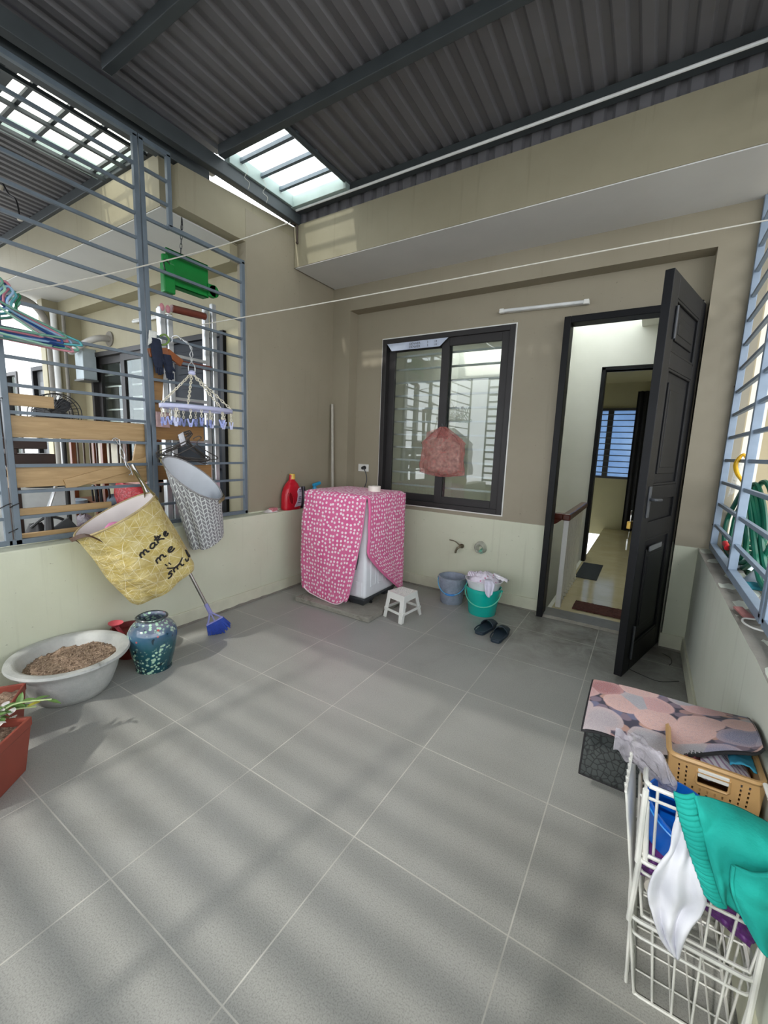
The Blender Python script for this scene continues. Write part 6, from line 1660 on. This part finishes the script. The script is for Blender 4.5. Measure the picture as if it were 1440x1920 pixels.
# dark wooden bench stacked over it
bn = thing('dark_bench', 'stack of dark brown wooden boards behind the left grille', 'bench', (-2.75, .2, 0))
DKW = basic('dark_walnut_wood', '#33201a', .45, 0, .25, 8)
for (ya, yb, za, zb_) in ((-.6, .70, 1.235, 1.262), (-.6, .66, 1.165, 1.225), (-.6, .70, 1.065, 1.135), (-.6, .80, .995, 1.035)):
    MB().box(-2.72, -2.58, ya, yb, za, zb_).build('board', DKW, bn, bevel=.004)
for yy in (-.5, .45): MB().box(-2.71, -2.59, yy, yy+.06, 0, 1.24).build('upright', DKW, bn, bevel=.004)
fn_ = thing('standing_fan', 'black standing fan with wire cage on the neighbour terrace', 'fan', (-3.075, .935, 0))
def fanring(m, c, r, n):
    ax = V(.80, -.55, .2).normalized(); s1 = ax.cross(V(0, 0, 1)).normalized(); s2 = s1.cross(ax)
    for q in (r, r*.66, r*.33): m.tube([V(*c)+s1*q*math.cos(a)+s2*q*math.sin(a)+ax*.03*(1-q/r) for a in [2*PI*k/28 for k in range(28)]], .0035, 5, True)
    for k in range(n):
        a = 2*PI*k/n; m.tube([V(*c)+ax*.05, V(*c)+s1*r*.6*math.cos(a)+s2*r*.6*math.sin(a)+ax*.035, V(*c)+s1*r*math.cos(a)+s2*r*math.sin(a)], .0022, 4)
m = MB(); fanring(m, (-2.95, .84, 1.40), .15, 36); m.build('cage', BLACK, fn_, smooth=True)
m = MB(); fanring(m, (-3.01, .885, 1.41), .15, 18); m.build('rear_cage', BLACK, fn_, smooth=True)
MB().tube([(-2.99, .875, 1.40), (-3.09, .945, 1.38)], .055, 14).build('motor', BLACK, fn_, smooth=True)
m = MB()
axf = V(.80, -.55, .2).normalized(); f1 = axf.cross(V(0, 0, 1)).normalized(); f2 = f1.cross(axf)
for k in range(3):
    a = 2*PI*k/3; d = f1*math.cos(a)+f2*math.sin(a); e = f2*math.cos(a)-f1*math.sin(a)
    m.grid(lambda u, v: V(-2.975, .86, 1.40)+d*(.02+.11*v)+e*(.09*(u-.5)*(.4+.8*math.sin(PI*min(1, v*.9))))+axf*(.02*(u-.5)), 5, 6)
m.build('blades', basic('dark_fan_blade', '#26282c', .4), fn_, smooth=True, thick=.003, angle=180)
MB().tube([(-3.075, .935, .03), (-3.075, .935, 1.36)], .016, 10).build('pole', BLACK, fn_, smooth=True)
MB().lathe([(0, 0), (.17, 0), (.17, .02), (.05, .04), (0, .04)], (-3.075, .935, 0), 24, .75, .75).build('base', BLACK, fn_, smooth=True)
sc_ = thing('black_bag', 'black bag with straps on the sill side behind the left grille', 'bag', (-2.3, .50, .0))
m = MB(); m.grid(lambda u, v: V(-2.30+.13*math.sin(PI*(.08+.86*v))*math.cos(2*PI*u)+.03*nz((u*6, v*6, 2)), .48+.125*math.sin(PI*(.08+.86*v))*math.sin(2*PI*u)+.02*nz((u*6, v*6, 7)), .0+.745*v), 28, 14, True); m.build('body', basic('black_nylon', '#17171a', .6, 0, .3, 20, .4, 20), sc_, smooth=True, angle=180)
MB().tube(smooth_path([(-2.26, .44, .73), (-2.21, .50, .79), (-2.19, .58, .76), (-2.19, .60, .68)], 6), .008, 6).build('strap', BLACK, sc_, smooth=True)
MB().obox((-2.13, .56, .72), (.02, .10, .10), Matrix.Rotation(.6, 3, 'X')).build('buckle', DGREY, sc_, bevel=.004)
m = MB(); m.tube([(-2.12, .48, .85), (-2.14, .53, .975)], .010, 10); 
um = thing('umbrella_handle', 'folded umbrella with a bright metal shaft behind the narrow oak plank', 'umbrella', (-2.12, .48, .6))
m.build('shaft', ALU, um, smooth=True)
m = MB(); m.tube([(-2.10, .465, .60), (-2.12, .48, .86)], [.03, .016], 10); m.build('folded_cloth', BLACK, um, smooth=True)
m = MB(); m.lathe([(0, 0), (.10, .008), (.13, .02), (.10, .03), (0, .03)], (-2.22, .52, .955), 24, .6, 1.0)  # round black lid lying flat under the plank
tag(m.build('black_lid', BLACK, smooth=True), 'black round lid under the wide low plank on the left', 'tray')
# pipes, meter box and lamp on the neighbour's house
PVC = basic('white_pvc', '#d5d6d4', .4, 0, .08); GPV = basic('grey_pvc_conduit', '#7e7a72', .6, 0, .15)
m = MB(); m.tube([(-4.86, 1.60, 0), (-4.86, 1.60, 2.55)], .030, 12); tag(m.build('white_downpipe', PVC, smooth=True), 'white vertical downpipe in the neighbour terrace corner', 'pipe')
m = MB(); m.tube(smooth_path([(-4.96, 1.0, 2.62), (-4.96, 1.30, 2.64), (-4.94, 1.48, 2.58), (-4.90, 1.56, 2.40), (-4.90, 1.57, 2.2)], 8) + [V(-4.90, 1.57, 0)], .034, 12); tag(m.build('grey_conduit', GPV, smooth=True), 'grey curved conduit in the neighbour terrace corner', 'pipe')
m = MB(); m.tube([(-4.78, 1.66, 0), (-4.78, 1.66, 2.55)], .018, 10); tag(m.build('thin_conduit', GPV, smooth=True), 'thin grey conduit on the neighbour pillar beside the meter box', 'pipe')
mb_ = thing('meter_box', 'pale grey meter box on the neighbour pillar', 'meter box', (-4.58, 1.63, 1.86))
MB().box(-4.68, -4.50, 1.70, NYB, 1.86, 2.18).build('case', basic('pale_grey_case', '#aab6bb', .5), mb_, bevel=.006)
MB().box(-4.70, -4.48, 1.69, NYB, 1.845, 1.862).build('sill', basic('dark_grey_metal', '#5d5f5f', .5), mb_)
m = MB(); m.tube(smooth_path([(-4.18, NYB, 2.26), (-4.20, 1.74, 2.25), (-4.32, 1.68, 2.215), (-4.62, 1.64, 2.13)], 6), .032, 12)
vp_ = thing('vent_pipe', 'grey elbow pipe coming out of the neighbour wall over the window', 'pipe', (-4.3, 1.7, 2.1)); m.build('elbow', basic('pale_grey_pipe', '#a29f98', .45), vp_, smooth=True)
MB().tube([(-4.18, NYB, 2.26), (-4.18, NYB-.012, 2.26)], .075, 18).build('mortar_ring', CONCD, vp_, smooth=True)
tl2 = thing('tube_lamp', 'slim tube lamp on the neighbour wall above their door', 'lamp', (-3.4, NYB, 2.34))
MB().tube([(-3.66, NYB-.03, 2.36), (-3.10, NYB-.03, 2.345)], .014, 10).build('tube', TUBEM, tl2, smooth=True)
MB().bar((-3.68, NYB-.012, 2.375), (-3.08, NYB-.012, 2.36), .02, .02).build('housing', WHITEP, tl2)
blb = thing('hanging_lamp_holder', 'bare lamp holder hanging on a black wire under the neighbour roof', 'lamp', (-3.41, .90, 2.80))
MB().tube(smooth_path([(-3.62, .88, 3.10), (-3.58, .90, 3.02), (-3.47, .90, 2.96), (-3.43, .90, 2.90), (-3.415, .90, 2.83)], 6), .0055, 6).build('wire', BLACK, blb, smooth=True)
MB().lathe([(0, 0), (.016, .004), (.020, .02), (.016, .036), (0, .04)], (-3.413, .90, 2.795), 12).build('holder', basic('cream_bakelite', '#c9c2b4', .4), blb, smooth=True)
m = MB(); m.tube([(-3.655, .875, 3.055), (-3.64, .88, 3.085)], .016, 10); m.build('ceiling_rose', basic('cream_bakelite', '#c9c2b4', .4), blb, smooth=True)

# ------------------------------------------------------------------ LIGHT: hazy daylight from the open street side
W = bpy.data.worlds.new('overcast_sky'); SC.world = W; W.use_nodes = True
wt = W.node_tree; bgn = wt.nodes['Background']
tc = wt.nodes.new('ShaderNodeTexCoord'); sx = wt.nodes.new('ShaderNodeSeparateXYZ'); wt.links.new(tc.outputs['Generated'], sx.inputs[0])
nzn = wt.nodes.new('ShaderNodeTexNoise'); nzn.inputs['Scale'].default_value = 3.0; nzn.inputs['Detail'].default_value = 4
wt.links.new(tc.outputs['Generated'], nzn.inputs['Vector'])
rp_ = wt.nodes.new('ShaderNodeValToRGB'); e = rp_.color_ramp.elements
e[0].position = .35; e[0].color = (.78, .86, .95, 1); e[1].position = .65; e[1].color = (1, 1, 1, 1)
wt.links.new(nzn.outputs[0], rp_.inputs[0]); wt.links.new(rp_.outputs[0], bgn.inputs[0])
bgn.inputs[1].default_value = SKY_STRENGTH
sd_ = bpy.data.lights.new('hazy_sun', 'SUN'); sd_.energy = SUN_STRENGTH; sd_.angle = math.radians(1.9); sd_.color = (1, .97, .92)
so_ = bpy.data.objects.new('hazy_sun', sd_); COL.objects.link(so_); so_.location = (-3, -10, 8)
so_.rotation_euler = V(SUN_DIR[0], SUN_DIR[1], SUN_DIR[2]).to_track_quat('-Z', 'Y').to_euler()
SC.view_settings.view_transform = 'Standard'; SC.view_settings.look = 'None'
SC.view_settings.exposure = EXPOSURE; SC.view_settings.gamma = 1.0; SC.view_settings.use_curve_mapping = False
SC.cycles.max_bounces = 14; SC.cycles.diffuse_bounces = 8; SC.cycles.transparent_max_bounces = 24
SC.cycles.caustics_reflective = False; SC.cycles.caustics_refractive = False
SC.cycles.sample_clamp_indirect = 8.0
SC.cycles.use_denoising = True
